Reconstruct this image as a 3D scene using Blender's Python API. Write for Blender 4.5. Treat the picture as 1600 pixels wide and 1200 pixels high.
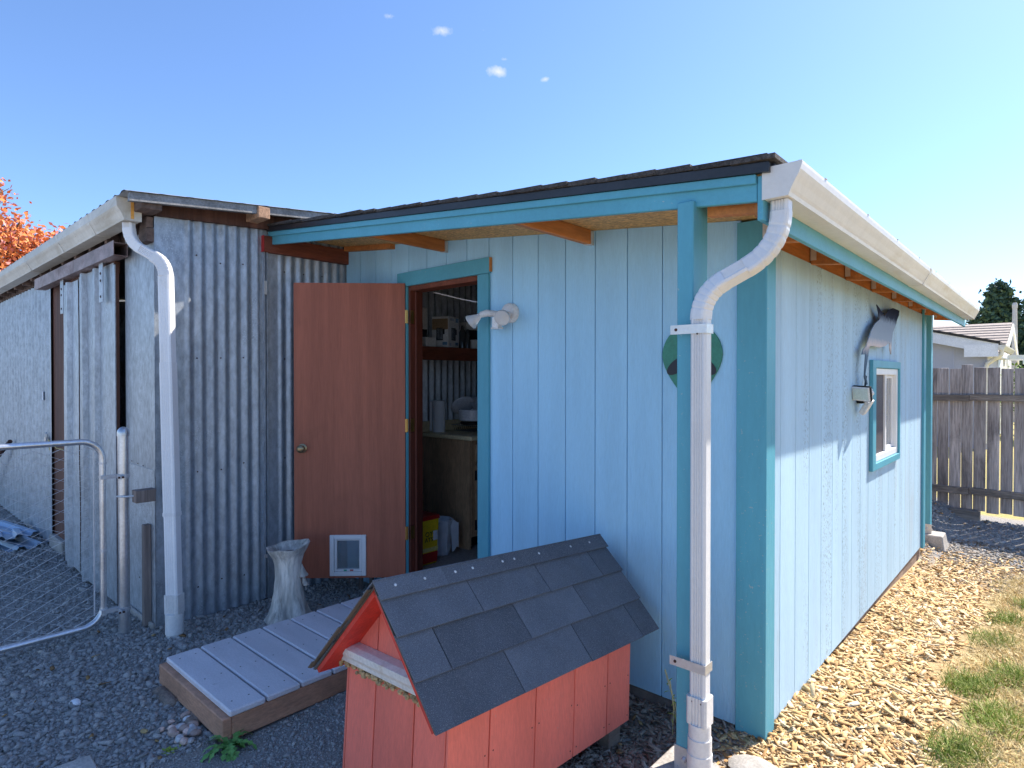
import bpy, bmesh, math, random
import numpy as np
from mathutils import Vector, Matrix, noise as mnoise
random.seed(7); RNG = np.random.default_rng(7)
for o_ in list(bpy.data.objects): bpy.data.objects.remove(o_, do_unlink=True)
scene = bpy.context.scene
COL = scene.collection
R = math.radians

# ------------------------------------------------------------------ camera, sky, sun, exposure
CAM = Vector((4.1364, -2.6565, 1.4072))
YAW, PITCH, FPX = 0.735, 0.0097, 951.58
cd = bpy.data.cameras.new('camera'); cam = bpy.data.objects.new('camera', cd); COL.objects.link(cam)
cam.location = CAM
cam.rotation_euler = (math.pi/2 - PITCH, 0, YAW)
cd.sensor_width = 36; cd.lens = 36*FPX/1600; cd.clip_end = 2000; cd.clip_start = 0.02
scene.camera = cam
scene.render.resolution_x = 1024; scene.render.resolution_y = 768

SUN = Vector((0.325, 0.87, 1.0)).normalized()
world = bpy.data.worlds.new('World'); scene.world = world; world.use_nodes = True
wn = world.node_tree.nodes; wl = world.node_tree.links; wn.clear()
wout = wn.new('ShaderNodeOutputWorld'); wbg = wn.new('ShaderNodeBackground'); wbg.inputs[1].default_value = 0.083
sky = wn.new('ShaderNodeTexSky'); sky.sky_type = 'NISHITA'; sky.sun_disc = False
sky.sun_elevation = math.asin(SUN.z); sky.sun_rotation = math.atan2(SUN.x, SUN.y)
sky.air_density = 1.0; sky.dust_density = 0.45; sky.ozone_density = 7.5; sky.altitude = 50
# a few small wisps of cloud, placed by compass direction and height
tc = wn.new('ShaderNodeTexCoord')
cn = wn.new('ShaderNodeTexNoise'); cn.inputs['Scale'].default_value = 38; cn.inputs['Detail'].default_value = 8; cn.inputs['Roughness'].default_value = 0.65
wl.new(tc.outputs['Generated'], cn.inputs['Vector'])
acc = None
for (dx, dy, dz, sz, st) in ((-.6952, .5151, .5014, .020, .55), (-.654, .575, .4916, .026, 1.0), (-.6129, .617, .4936, .020, .65),
                             (-.6148, .6494, .4476, .030, 1.05), (-.6031, .6505, .4616, .016, .7), (-.5657, .6985, .4382, .016, .65)):
    sub = wn.new('ShaderNodeVectorMath'); sub.operation = 'SUBTRACT'; sub.inputs[1].default_value = (dx, dy, dz)
    wl.new(tc.outputs['Generated'], sub.inputs[0])
    mul = wn.new('ShaderNodeVectorMath'); mul.operation = 'MULTIPLY'; mul.inputs[1].default_value = (1, 1, 1.9)
    wl.new(sub.outputs[0], mul.inputs[0])
    ln = wn.new('ShaderNodeVectorMath'); ln.operation = 'LENGTH'; wl.new(mul.outputs[0], ln.inputs[0])
    mr = wn.new('ShaderNodeMapRange'); mr.inputs[1].default_value = 0; mr.inputs[2].default_value = sz
    mr.inputs[3].default_value = st*0.42; mr.inputs[4].default_value = -0.35; wl.new(ln.outputs['Value'], mr.inputs[0])
    if acc is None: acc = mr.outputs[0]
    else:
        mx = wn.new('ShaderNodeMath'); mx.operation = 'MAXIMUM'; wl.new(acc, mx.inputs[0]); wl.new(mr.outputs[0], mx.inputs[1]); acc = mx.outputs[0]
ad = wn.new('ShaderNodeMath'); ad.operation = 'ADD'; wl.new(acc, ad.inputs[0]); wl.new(cn.outputs[0], ad.inputs[1])
cm = wn.new('ShaderNodeMapRange'); cm.inputs[1].default_value = 0.55; cm.inputs[2].default_value = 0.95; cm.inputs[3].default_value = 0; cm.inputs[4].default_value = 0.75
wl.new(ad.outputs[0], cm.inputs[0])
wm = wn.new('ShaderNodeMix'); wm.data_type = 'RGBA'; wl.new(cm.outputs[0], wm.inputs[0]); wl.new(sky.outputs[0], wm.inputs[6]); wm.inputs[7].default_value = (4.2, 4.3, 4.6, 1)
wt_ = wn.new('ShaderNodeMix'); wt_.data_type = 'RGBA'; wt_.blend_type = 'MULTIPLY'; wt_.inputs[0].default_value = 1; wl.new(wm.outputs[2], wt_.inputs[6]); wt_.inputs[7].default_value = (.98, .965, 1.0, 1)
wl.new(wt_.outputs[2], wbg.inputs[0]); wl.new(wbg.outputs[0], wout.inputs[0])

sd = bpy.data.lights.new('sun', 'SUN'); sd.energy = 3.15; sd.angle = R(0.53); sd.color = (1.0, 0.91, 0.80)
sun = bpy.data.objects.new('sun', sd); COL.objects.link(sun); sun.rotation_euler = SUN.to_track_quat('Z', 'Y').to_euler(); sun.location = (6, 10, 12)
vs = scene.view_settings; vs.view_transform = 'Standard'; vs.look = 'None'; vs.gamma = 1; vs.use_curve_mapping = False; vs.exposure = 1.66

# ------------------------------------------------------------------ materials
def mix_rgb(nt, f, a, b):
    m = nt.nodes.new('ShaderNodeMix'); m.data_type = 'RGBA'
    for v, i in ((f, 0), (a, 6), (b, 7)):
        if isinstance(v, (int, float)): m.inputs[i].default_value = v
        elif isinstance(v, tuple): m.inputs[i].default_value = (*v[:3], 1)
        else: nt.links.new(v, m.inputs[i])
    return m.outputs[2]
def coords(nt, stretch=(1, 1, 1), world_space=False):
    n = nt.nodes
    if world_space:
        src = n.new('ShaderNodeNewGeometry').outputs['Position']
    else:
        t = n.new('ShaderNodeTexCoord'); oi = n.new('ShaderNodeObjectInfo')
        k = n.new('ShaderNodeMath'); k.operation = 'MULTIPLY'; k.inputs[1].default_value = 43.0; nt.links.new(oi.outputs['Random'], k.inputs[0])
        a = n.new('ShaderNodeVectorMath'); a.operation = 'ADD'; nt.links.new(t.outputs['Object'], a.inputs[0]); nt.links.new(k.outputs[0], a.inputs[1])
        src = a.outputs[0]
    m = n.new('ShaderNodeMapping'); m.inputs['Scale'].default_value = stretch; nt.links.new(src, m.inputs['Vector'])
    return m.outputs[0]
def noise(nt, vec, scale, detail=6, rough=.6, dist=0):
    x = nt.nodes.new('ShaderNodeTexNoise'); x.inputs['Scale'].default_value = scale; x.inputs['Detail'].default_value = detail
    x.inputs['Roughness'].default_value = rough; x.inputs['Distortion'].default_value = dist; nt.links.new(vec, x.inputs['Vector']); return x.outputs[0]
def ramp(nt, v, a, b, lo=0., hi=1.):
    m = nt.nodes.new('ShaderNodeMapRange'); m.inputs[1].default_value = a; m.inputs[2].default_value = b; m.inputs[3].default_value = lo; m.inputs[4].default_value = hi
    m.interpolation_type = 'SMOOTHSTEP'; nt.links.new(v, m.inputs[0]); return m.outputs[0]
def sc(c, k): return tuple(min(1, max(0, x*k)) for x in c)
MATS = {}
def M(name, col, rough=.6, metal=0., var=.14, scale=5., stretch=(1, 1, 1), bump=.15, bscale=70., col2=None, objvar=.08,
      speck=None, dirt=None, island=None, spec=.4, trans=0., fine=.06, ws=False, alpha=1.):
    m = bpy.data.materials.new(name); m.use_nodes = True; nt = m.node_tree; b = nt.nodes['Principled BSDF']
    v = coords(nt, stretch, ws)
    c = mix_rgb(nt, ramp(nt, noise(nt, v, scale), .3, .7), sc(col, 1-var), col2 or sc(col, 1+var))
    if island:
        g = nt.nodes.new('ShaderNodeNewGeometry'); cr = nt.nodes.new('ShaderNodeValToRGB'); nt.links.new(g.outputs['Random Per Island'], cr.inputs[0])
        el = cr.color_ramp.elements
        for i, (p, cc) in enumerate(island):
            e = el[i] if i < 2 else el.new(p)
            e.position = p; e.color = (*cc, 1)
        c = mix_rgb(nt, .25, cr.outputs[0], c)
    if fine:
        f = ramp(nt, noise(nt, v, bscale, 3, .7), .25, .75, 1-fine*2, 1+fine*2)
        hv = nt.nodes.new('ShaderNodeHueSaturation'); nt.links.new(f, hv.inputs['Value']); nt.links.new(c, hv.inputs['Color']); c = hv.outputs[0]
    if objvar:
        oi = nt.nodes.new('ShaderNodeObjectInfo'); f = ramp(nt, oi.outputs['Random'], 0, 1, 1-objvar, 1+objvar)
        hv = nt.nodes.new('ShaderNodeHueSaturation'); nt.links.new(f, hv.inputs['Value']); nt.links.new(c, hv.inputs['Color']); c = hv.outputs[0]
    if speck:   # (colour, noise scale, threshold, patch scale)
        s1 = ramp(nt, noise(nt, coords(nt, speck[4] if len(speck) > 4 else (1, 1, 1), ws), speck[1], 3, .6), speck[2], speck[2]+.03)
        mm = nt.nodes.new('ShaderNodeMath'); mm.operation = 'MULTIPLY'; nt.links.new(s1, mm.inputs[0]); mm.inputs[1].default_value = .8
        if speck[3]: nt.links.new(ramp(nt, noise(nt, v, speck[3], 3), .47, .62), mm.inputs[1])
        c = mix_rgb(nt, mm.outputs[0], c, speck[0])
    if dirt:    # (colour, scale, lo, hi, strength)
        d = ramp(nt, noise(nt, coords(nt, dirt[5] if len(dirt) > 5 else (1, 1, 1), ws), dirt[1], 8, .65, .6), dirt[2], dirt[3], 0, dirt[4])
        c = mix_rgb(nt, d, c, dirt[0])
    nt.links.new(c, b.inputs['Base Color'])
    b.inputs['Roughness'].default_value = rough; b.inputs['Metallic'].default_value = metal
    b.inputs['Specular IOR Level'].default_value = spec
    if trans: b.inputs['Transmission Weight'].default_value = trans
    if alpha < 1: b.inputs['Alpha'].default_value = alpha
    if bump:
        bp = nt.nodes.new('ShaderNodeBump'); bp.inputs['Strength'].default_value = bump; bp.inputs['Distance'].default_value = .01
        nt.links.new(noise(nt, v, bscale, 6, .65), bp.inputs['Height']); nt.links.new(bp.outputs[0], b.inputs['Normal'])
    MATS[name] = m; return m

VG = (1, 1, .06)     # vertical grain
BLUE = (.37, .65, .86); TEAL = (.095, .35, .45)
M('siding', BLUE, .7, spec=.2, var=.06, scale=3, stretch=(2, 2, .2), bump=.5, dirt=((.33, .50, .64), 1.6, .5, .8, .35, (1, 1, .35)), bscale=90, objvar=.025, fine=.02)
M('siding_worn', (.435, .615, .745), .85, spec=.12, var=.07, scale=3, stretch=(2, 2, .2), bump=.3, bscale=80, objvar=.03, fine=.03,
  speck=((.24, .32, .38), 135, .572, 2.0, (1, 1, .45)), dirt=((.42, .43, .42), 1.3, .52, .75, .45, (1, 1, .3)))
M('teal', TEAL, .5, var=.08, scale=3, stretch=(1, 1, .2), bump=.2, bscale=60, objvar=.04, fine=.02, speck=((.3, .42, .45), 70, .66, 3))
M('teal_h', TEAL, .5, var=.08, scale=3, bump=.2, bscale=60, objvar=.04, fine=.02, speck=((.3, .42, .45), 70, .66, 3))
M('cedar', (.46, .17, .045), .65, var=.28, scale=4, stretch=(1, .12, 1), bump=.3, bscale=40, fine=.1)
M('osb', (.52, .31, .12), .7, var=.35, scale=30, stretch=(1, 2.4, 1), bump=.3, bscale=60, fine=.12)
M('redwood', (.20, .055, .028), .7, var=.3, scale=4, stretch=(1, .15, 1), bump=.35, bscale=45, fine=.12)
M('redpaint', (.45, .03, .03), .6)
M('door_wood', (.36, .118, .072), .45, var=.12, scale=5, stretch=(2.5, 2.5, .12), bump=.12, bscale=60, fine=.05, spec=.22, dirt=((.2, .075, .045), 1.8, .55, .8, .5))
M('jamb', (.12, .032, .02), .5, var=.25, stretch=VG, fine=.1)
M('brass', (.45, .28, .09), .3, .9, fine=.02, bump=.05)
M('bronze', (.26, .2, .12), .35, .9, fine=.04, bump=.05)
M('white_plastic', (.72, .73, .74), .4, var=.03, bump=.03, fine=.01)
M('white_vinyl', (.8, .8, .8), .35, var=.03, bump=.02, fine=.01)
M('white_gutter', (.70, .685, .65), .38, var=.06, scale=2, bump=.06, bscale=25, fine=.02, dirt=((.52, .44, .30), 2.0, .50, .74, .65, (3, .5, 3)), speck=((.25, .2, .16), 60, .69, 4))
M('old_gutter', (.56, .54, .48), .5, var=.1, scale=2.5, bump=.1, bscale=25, fine=.04, dirt=((.36, .31, .22), 2.6, .48, .72, .6, (.6, 3, 3)), speck=((.24, .19, .13), 40, .66, 4))
M('rust_stain', (.60, .30, .07), .7, var=.3)
M('downspout', (.72, .73, .74), .38, var=.04, scale=3, bump=.04, fine=.015, dirt=((.50, .42, .28), 3.0, .6, .82, .6))
M('pvc', (.70, .70, .69), .4, var=.06, scale=6, fine=.03, dirt=((.38, .33, .27), 7, .55, .8, .5))
M('galv', (.385, .43, .48), .48, .5, var=.08, scale=9, stretch=(1, 1, .5), bump=.12, bscale=30, fine=.11, objvar=.07, dirt=((.26, .28, .30), 2.4, .58, .85, .18, (1, 1, .3)), speck=((.47, .52, .58), 110, .57, 5))
M('galv_flat', (.40, .44, .48), .5, .5, var=.12, scale=8, stretch=(1, 1, .5), bump=.1, bscale=35, fine=.11, objvar=.08, dirt=((.55, .57, .60), 5, .6, .78, .3, (2, 2, .4)), speck=((.25, .27, .30), 110, .60, 4))
M('steel_pipe', (.58, .60, .63), .33, .85, var=.12, scale=8, bump=.05, fine=.05)
M('galv_wire', (.55, .56, .58), .4, .25, fine=.03)
M('galv_old', (.22, .22, .22), .6, .5, var=.3, scale=6, fine=.13)
M('strap', (.62, .62, .61), .35, .5, fine=.03, var=.1)
M('track', (.32, .24, .23), .55, .45, var=.3, scale=9, stretch=(.5, 1, 1), dirt=((.13, .06, .045), 5, .45, .7, .75))
M('old_wood', (.145, .10, .083), .85, var=.35, scale=5, stretch=(.2, 1, 1), bump=.5, bscale=30, fine=.16)
M('end_grain', (.40, .24, .15), .85, var=.3, scale=18, bump=.4, bscale=60, fine=.15)
M('brown_post', (.105, .045, .03), .75, var=.4, stretch=VG, scale=5, bump=.4, bscale=30, fine=.15)
M('grey_wood', (.20, .165, .15), .85, var=.3, stretch=VG, scale=6, bump=.5, bscale=35, fine=.15)
M('black_flash', (.022, .024, .03), .35, var=.2, bump=.1)
M('shed_shingle', (.055, .05, .048), .9, var=.4, scale=60, bump=.5, bscale=200, fine=.2, objvar=.25)
M('shingle', (.165, .185, .22), .9, var=.10, scale=6, bump=.9, bscale=420, fine=.16, objvar=.18, spec=.2, speck=((.40, .42, .45), 420, .60, None))
M('shingle_old', (.12, .10, .08), .9, var=.3, bump=.4)
M('nail', (.75, .75, .75), .4, .3, fine=0, bump=0)
M('dogred', (.80, .185, .13), .55, dirt=((.55, .16, .13), 2.5, .5, .8, .5, (1, 1, .35)), var=.09, scale=3, stretch=(1.5, 1.5, .3), bump=.2, bscale=90, fine=.04, objvar=.05, speck=((.62, .3, .25), 90, .68, 3))
M('dogred_in', (.55, .045, .03), .5, var=.2, scale=6, bump=.15)
M('trim_white', (.70, .68, .64), .6, var=.08, scale=5, dirt=((.45, .32, .18), 9, .55, .75, .6), bump=.2)
M('foam', (.52, .38, .2), .9, var=.3, scale=30, bump=.8, bscale=90, fine=.15)
M('deck_board', (.62, .60, .63), .55, var=.08, scale=4, stretch=(.4, 2, 1), bump=.3, bscale=150, fine=.05, objvar=.04, dirt=((.12, .105, .10), 9, .66, .78, .8))
M('deck_skirt', (.46, .25, .16), .75, var=.25, scale=4, stretch=(.4, .4, 1.5), bump=.4, bscale=70, fine=.1, dirt=((.12, .07, .05), 5, .58, .8, .5))
M('concrete', (.40, .38, .35), .9, var=.15, scale=9, bump=.4, bscale=80, fine=.1)
M('stone_block', (.24, .19, .155), .9, var=.25, scale=10, bump=.7, bscale=60, fine=.15)
M('treated', (.24, .18, .14), .85, var=.3, scale=5, stretch=(1, .2, 1), bump=.4, bscale=50, fine=.1)
M('foundation', (.15, .13, .12), .9, var=.3, bump=.4)
M('stump', (.55, .52, .47), .85, var=.3, scale=11, stretch=(1, 1, .18), bump=.6, bscale=38, fine=.12, dirt=((.17, .145, .12), 9, .5, .72, .75, (2, 2, .25)))
M('dark', (.012, .012, .013), .8)
M('interior', (.34, .27, .21), .8, var=.3)
M('floor_in', (.30, .27, .25), .85, var=.2, scale=40, bump=.3, bscale=140, fine=.14)
M('cabinet', (.38, .24, .14), .5, var=.18, scale=6, stretch=(1, 1, .25), fine=.1, bump=.1)
M('counter', (.7, .6, .38), .45, var=.08, scale=40)
M('paper', (.82, .83, .85), .9, var=.02, bump=.15, bscale=200, fine=.01)
M('bag', (.70, .72, .76), .35, var=.06, scale=12, bump=.5, bscale=14, fine=.02)
M('yellow', (.75, .50, .015), .4, var=.08, bump=0); M('red_lid', (.42, .018, .016), .4, var=.1, bump=0); M('pale_yellow', (.70, .58, .20), .5, bump=0)
M('ink', (.02, .022, .03), .5, bump=0, fine=0); M('ink_blue', (.12, .25, .42), .5, bump=0, fine=0); M('print_grey', (.38, .44, .52), .5, bump=0, var=.2, scale=30)
M('cardboard', (.32, .22, .13), .85, var=.1); M('box_white', (.68, .69, .70), .55, var=.05, bump=.05)
M('ceramic', (.62, .65, .72), .25, var=.03, bump=0); M('chrome', (.6, .62, .64), .2, .95, bump=0)
M('glass_dark', (.05, .055, .06), .06, spec=.6, bump=0, fine=0, var=.05)
M('window_glass', (.93, .95, .96), .03, trans=.96, bump=0, fine=0, var=.01, objvar=0)
M('dry_leaf', (.30, .18, .08), .8, var=.3, scale=20, bump=.2, ws=True, island=[(0, (.16, .09, .045)), (1, (.50, .36, .16)), (.5, (.34, .19, .07))])
M('screen', (.075, .065, .07), .55, bump=.3, bscale=400, var=.1)
M('curtain', (.78, .76, .76), .8, var=.05, scale=10, stretch=(1, 6, .1))
M('clear_flap', (.55, .62, .66), .08, trans=.85, bump=.02, fine=0, var=.05, spec=.5)
M('lamp_glass', (.80, .82, .84), .12, trans=.55, bump=.0, fine=0, var=.04, spec=.6)
M('lamp_white', (.66, .67, .68), .45, var=.08, scale=18, dirt=((.48, .42, .28), 20, .55, .75, .5))
M('lamp_face', (.52, .60, .56), .15, spec=.6, bump=0, var=.05); M('green_tab', (.05, .3, .2), .5, bump=0); M('red_tab', (.4, .08, .08), .5, bump=0)
M('alien_green', (.035, .20, .14), .45, var=.12, scale=6, bump=.05, dirt=((.10, .16, .10), 7, .5, .8, .5))
M('fence_wood', (.47, .43, .41), .9, var=.4, scale=5, stretch=(1.5, 1.5, .09), bump=.7, bscale=45, fine=.18, objvar=.22, dirt=((.045, .033, .032), 2.2, .5, .75, .75, (1.6, 1.6, .5)))
M('fence_rail', (.27, .24, .21), .9, var=.35, scale=5, stretch=(.12, 1.5, 1.5), bump=.6, bscale=45, fine=.15, dirt=((.08, .06, .055), 3, .5, .75, .7))
M('house_wall', (.44, .46, .56), .75, var=.04, scale=2, bump=.1); M('house_trim', (.72, .74, .80), .6, var=.04); M('house_white', (.8, .8, .78), .6, var=.04)
M('house_roof', (.36, .31, .27), .9, var=.25, scale=9, stretch=(1, 4, 4), bump=.5, bscale=30, fine=.15)
M('pole', (.55, .52, .50), .8, var=.1)
M('trunk', (.12, .085, .06), .9, var=.3, stretch=VG, bump=.5)
M('conifer', (.05, .10, .055), .8, var=.35, scale=1.2, bump=0, island=[(0, (.035, .075, .05)), (1, (.13, .18, .07)), (.5, (.065, .115, .075))])
M('leaf_green', (.16, .28, .04), .7, var=.3, scale=2, bump=0, island=[(0, (.06, .14, .025)), (1, (.32, .40, .05)), (.5, (.14, .25, .04))])
M('leaf_autumn', (.7, .25, .06), .7, var=.2, scale=.5, bump=0, island=[(0, (.62, .15, .05)), (1, (.70, .30, .34)), (.35, (.78, .25, .06)), (.65, (.74, .32, .10)), (.85, (.66, .24, .24))])
M('weed', (.09, .26, .06), .55, var=.3, scale=14, bump=.1, island=[(0, (.06, .20, .05)), (1, (.18, .36, .09))])
M('straw', (.45, .42, .2), .8, bump=0)
M('rust_iron', (.07, .035, .028), .8, .2, var=.4, scale=12)
M('blue_sheet', (.36, .47, .60), .45, .3, var=.1, scale=6, bump=.1)
M('gravel', (.21, .215, .22), .9, var=.2, scale=30, bump=.4, bscale=200, fine=.1, ws=True,
  island=[(0, (.27, .265, .255)), (1, (.62, .58, .53)), (.4, (.38, .375, .36)), (.75, (.45, .44, .42)), (.93, (.52, .49, .45))])
M('chips', (.5, .34, .18), .85, var=.15, scale=20, bump=.3, bscale=150, fine=.1, ws=True,
  island=[(0, (.32, .16, .055)), (1, (.78, .68, .50)), (.18, (.52, .31, .12)), (.45, (.66, .46, .21)), (.75, (.72, .56, .31))])
M('chips_dark', (.28, .22, .17), .9, var=.15, scale=20, bump=.3, ws=True, island=[(0, (.12, .09, .07)), (1, (.46, .40, .33)), (.5, (.25, .20, .155))])  # darker copy of the chips; by the doghouse its tone paints in the shade
M('grass_dry', (.5, .38, .16), .85, var=.3, scale=2.2, bump=0, ws=True, island=[(0, (.55, .38, .16)), (1, (.80, .70, .42)), (.5, (.70, .55, .26))])
M('grass_green', (.16, .22, .03), .7, var=.3, scale=3, bump=0, ws=True, island=[(0, (.12, .21, .02)), (1, (.58, .52, .20)), (.5, (.24, .34, .04)), (.8, (.38, .44, .08))])
M('pebble', (.52, .38, .32), .7, var=.25, scale=30, objvar=.3, bump=.1)
M('pebble_grey', (.48, .48, .48), .7, var=.25, scale=30, objvar=.3, bump=.1)

# dolphin sign paint: navy tail fading to grey flank and pale belly (paint on the sign itself)
def grad_mat(name, stops):
    m = bpy.data.materials.new(name); m.use_nodes = True; nt = m.node_tree; b = nt.nodes['Principled BSDF']
    t = nt.nodes.new('ShaderNodeTexCoord'); s = nt.nodes.new('ShaderNodeSeparateXYZ'); nt.links.new(t.outputs['Generated'], s.inputs[0])
    nz = noise(nt, t.outputs['Object'], 22, 5); a = nt.nodes.new('ShaderNodeMath'); a.operation = 'MULTIPLY_ADD'; a.inputs[1].default_value = .12
    nt.links.new(nz, a.inputs[0]); nt.links.new(s.outputs[2], a.inputs[2])
    cr = nt.nodes.new('ShaderNodeValToRGB'); nt.links.new(a.outputs[0], cr.inputs[0])
    for i, (p, c) in enumerate(stops):
        e = cr.color_ramp.elements[i] if i < 2 else cr.color_ramp.elements.new(p)
        e.position = p; e.color = (*c, 1)
    nt.links.new(cr.outputs[0], b.inputs['Base Color']); b.inputs['Roughness'].default_value = .9; b.inputs['Specular IOR Level'].default_value = 0; MATS[name] = m
grad_mat('dolphin_paint', [(0, (.05, .08, .11)), (1, (.025, .03, .05)), (.40, (.14, .2, .27)), (.53, (.62, .56, .54)), (.62, (.32, .39, .47)), (.84, (.26, .33, .42)), (.92, (.04, .05, .08))])

# ------------------------------------------------------------------ geometry helpers
class MB:
    def __init__(s): s.v = []; s.f = []
    def add(s, vs, fs):
        k = len(s.v); s.v += [tuple(p) for p in vs]; s.f += [tuple(i+k for i in f) for f in fs]; return s
    def hexa(s, p):  # 4 bottom ccw + 4 top ccw
        return s.add(p, [(3, 2, 1, 0), (4, 5, 6, 7), (0, 1, 5, 4), (1, 2, 6, 5), (2, 3, 7, 6), (3, 0, 4, 7)])
    def box(s, x0, x1, y0, y1, z0, z1):
        return s.hexa([(x0, y0, z0), (x1, y0, z0), (x1, y1, z0), (x0, y1, z0), (x0, y0, z1), (x1, y0, z1), (x1, y1, z1), (x0, y1, z1)])
    def prism(s, poly, f0, f1):   # poly list of 2d pts; f0,f1 map (a,b)->3d for both ends
        n = len(poly); A = [f0(*p) for p in poly]; B = [f1(*p) for p in poly]
        return s.add(A+B, [tuple(range(n-1, -1, -1)), tuple(range(n, 2*n))] + [(i, (i+1) % n, n+(i+1) % n, n+i) for i in range(n)])
    def sweep(s, path, prof, up=(0, 0, 1), scales=None, cap=True):
        path = [Vector(p) for p in path]; n = len(path); m = len(prof); vs = []
        t0 = (path[1]-path[0]).normalized(); nrm = Vector(up); nrm = (nrm - t0*nrm.dot(t0)).normalized(); prev = t0
        for i, p in enumerate(path):
            t = (path[min(i+1, n-1)]-path[max(i-1, 0)]).normalized()
            ax = prev.cross(t)
            if ax.length > 1e-6: nrm = Matrix.Rotation(prev.angle(t), 3, ax.normalized()) @ nrm
            prev = t; bi = t.cross(nrm); k = scales[i] if scales else 1
            vs += [p + nrm*(a*k) + bi*(b*k) for a, b in prof]
        fs = [(i*m+j, i*m+(j+1) % m, (i+1)*m+(j+1) % m, (i+1)*m+j) for i in range(n-1) for j in range(m)]
        if cap: fs += [tuple(range(m-1, -1, -1)), tuple((n-1)*m+j for j in range(m))]
        return s.add(vs, fs)
    def tube(s, path, r, sides=8, up=(.31, .2, .93), scales=None):
        return s.sweep(path, [(r*math.cos(2*math.pi*i/sides), r*math.sin(2*math.pi*i/sides)) for i in range(sides)], up, scales)
    def lathe(s, prof, c, ax=(0, 0, 1), sides=20):  # prof (r,h)
        ax = Vector(ax).normalized(); u = ax.orthogonal().normalized(); w = ax.cross(u); c = Vector(c); vs = []
        for r, h in prof:
            for i in range(sides):
                a = 2*math.pi*i/sides; vs.append(c+ax*h+(u*math.cos(a)+w*math.sin(a))*r)
        n = len(prof); fs = [(i*sides+j, i*sides+(j+1) % sides, (i+1)*sides+(j+1) % sides, (i+1)*sides+j) for i in range(n-1) for j in range(sides)]
        fs += [tuple(range(sides-1, -1, -1)), tuple((n-1)*sides+j for j in range(sides))]
        return s.add(vs, fs)
    def grid(s, nu, nv, fn):
        vs = [fn(i/nu, j/nv) for i in range(nu+1) for j in range(nv+1)]
        return s.add(vs, [(i*(nv+1)+j, (i+1)*(nv+1)+j, (i+1)*(nv+1)+j+1, i*(nv+1)+j+1) for i in range(nu) for j in range(nv)])
    def xf(s, mtx): s.v = [tuple(mtx @ Vector(p)) for p in s.v]; return s
    def build(s, name, mat, parent=None, smooth=False, bevel=0, label=None, fixn=True):
        V = np.array(s.v, dtype=float); c = (V.min(0)+V.max(0))/2; c[2] = V[:, 2].min()
        me = bpy.data.meshes.new(name); me.from_pydata([tuple(p) for p in (V-c)], [], s.f)
        if fixn or bevel:
            bm = bmesh.new(); bm.from_mesh(me)
            if fixn: bmesh.ops.recalc_face_normals(bm, faces=bm.faces)
            if bevel:
                eds = [e for e in bm.edges if len(e.link_faces) == 2 and e.calc_face_angle(0) > .6]
                bmesh.ops.bevel(bm, geom=eds, offset=bevel, segments=1, affect='EDGES', clamp_overlap=True)
            bm.to_mesh(me); bm.free()
        me.materials.append(MATS[mat])
        if smooth:
            for p in me.polygons: p.use_smooth = True
            try: me.set_sharp_from_angle(angle=R(38))
            except Exception: pass
        o = bpy.data.objects.new(name, me); COL.objects.link(o); o.location = c
        put(o, parent)
        if label: o['label'] = label
        return o
WM = {}
def wpos(o): return WM.get(o.name, o.location.copy())
def put(o, parent):    # all meshes are built in world space; parents carry translation only
    w = o.location.copy(); WM[o.name] = w
    if parent is not None:
        o.parent = parent; o.location = w - WM[parent.name]
def tag(o, label, cat, group=None, kind=None):
    if label: o['label'] = label
    if cat: o['category'] = cat
    if group: o['group'] = group
    if kind: o['kind'] = kind
    return o
def thing(name, loc, label, cat, group=None):
    o = bpy.data.objects.new(name, None); o.empty_display_size = .1; COL.objects.link(o); o.location = loc; WM[o.name] = Vector(loc)
    return tag(o, label, cat, group)
def bx(name, mat, parent, *a, bevel=0, **k): return MB().box(*a).build(name, mat, parent, bevel=bevel, **k)
def arr_mesh(name, V, F, mat, kind='stuff', label=None, cat=None):   # fast numpy triangle mesh
    me = bpy.data.meshes.new(name); me.vertices.add(len(V)); me.vertices.foreach_set('co', V.astype(np.float32).ravel())
    nf = len(F); k = F.shape[1]; me.loops.add(nf*k); me.polygons.add(nf)
    me.loops.foreach_set('vertex_index', F.astype(np.int32).ravel()); me.polygons.foreach_set('loop_start', np.arange(0, nf*k, k, dtype=np.int32))
    me.update(calc_edges=True); me.validate(); me.materials.append(MATS[mat])
    o = bpy.data.objects.new(name, me); COL.objects.link(o); tag(o, label, cat, None, kind); WM[o.name] = o.location.copy(); return o

W, D, ZB = 3.186, 1.351, -.13
def smooth01(a, b, x):
    t = np.clip((x-a)/(b-a), 0, 1); return t*t*(3-2*t)
def ground_z(x, y):
    x = np.asarray(x, float); y = np.asarray(y, float)
    z = -.14 + 0*x
    z = z - .15*smooth01(.3, 4.2, y)*smooth01(3.0, 3.3, x)               # falls towards the back on the right
    z = z + .03*smooth01(3.66, 4.0, x)*smooth01(4.6, 3.2, y)*smooth01(-1.5, 0, y)
    z = z - .065*np.exp(-(((x-2.55)/.42)**2+((y+.25)/.45)**2))            # hollow along the front sill
    z = z + .012*np.sin(x*2.3+.7)*np.sin(y*2.9+.3)
    return z
def gz(x, y): return float(ground_z(x, y))

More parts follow.
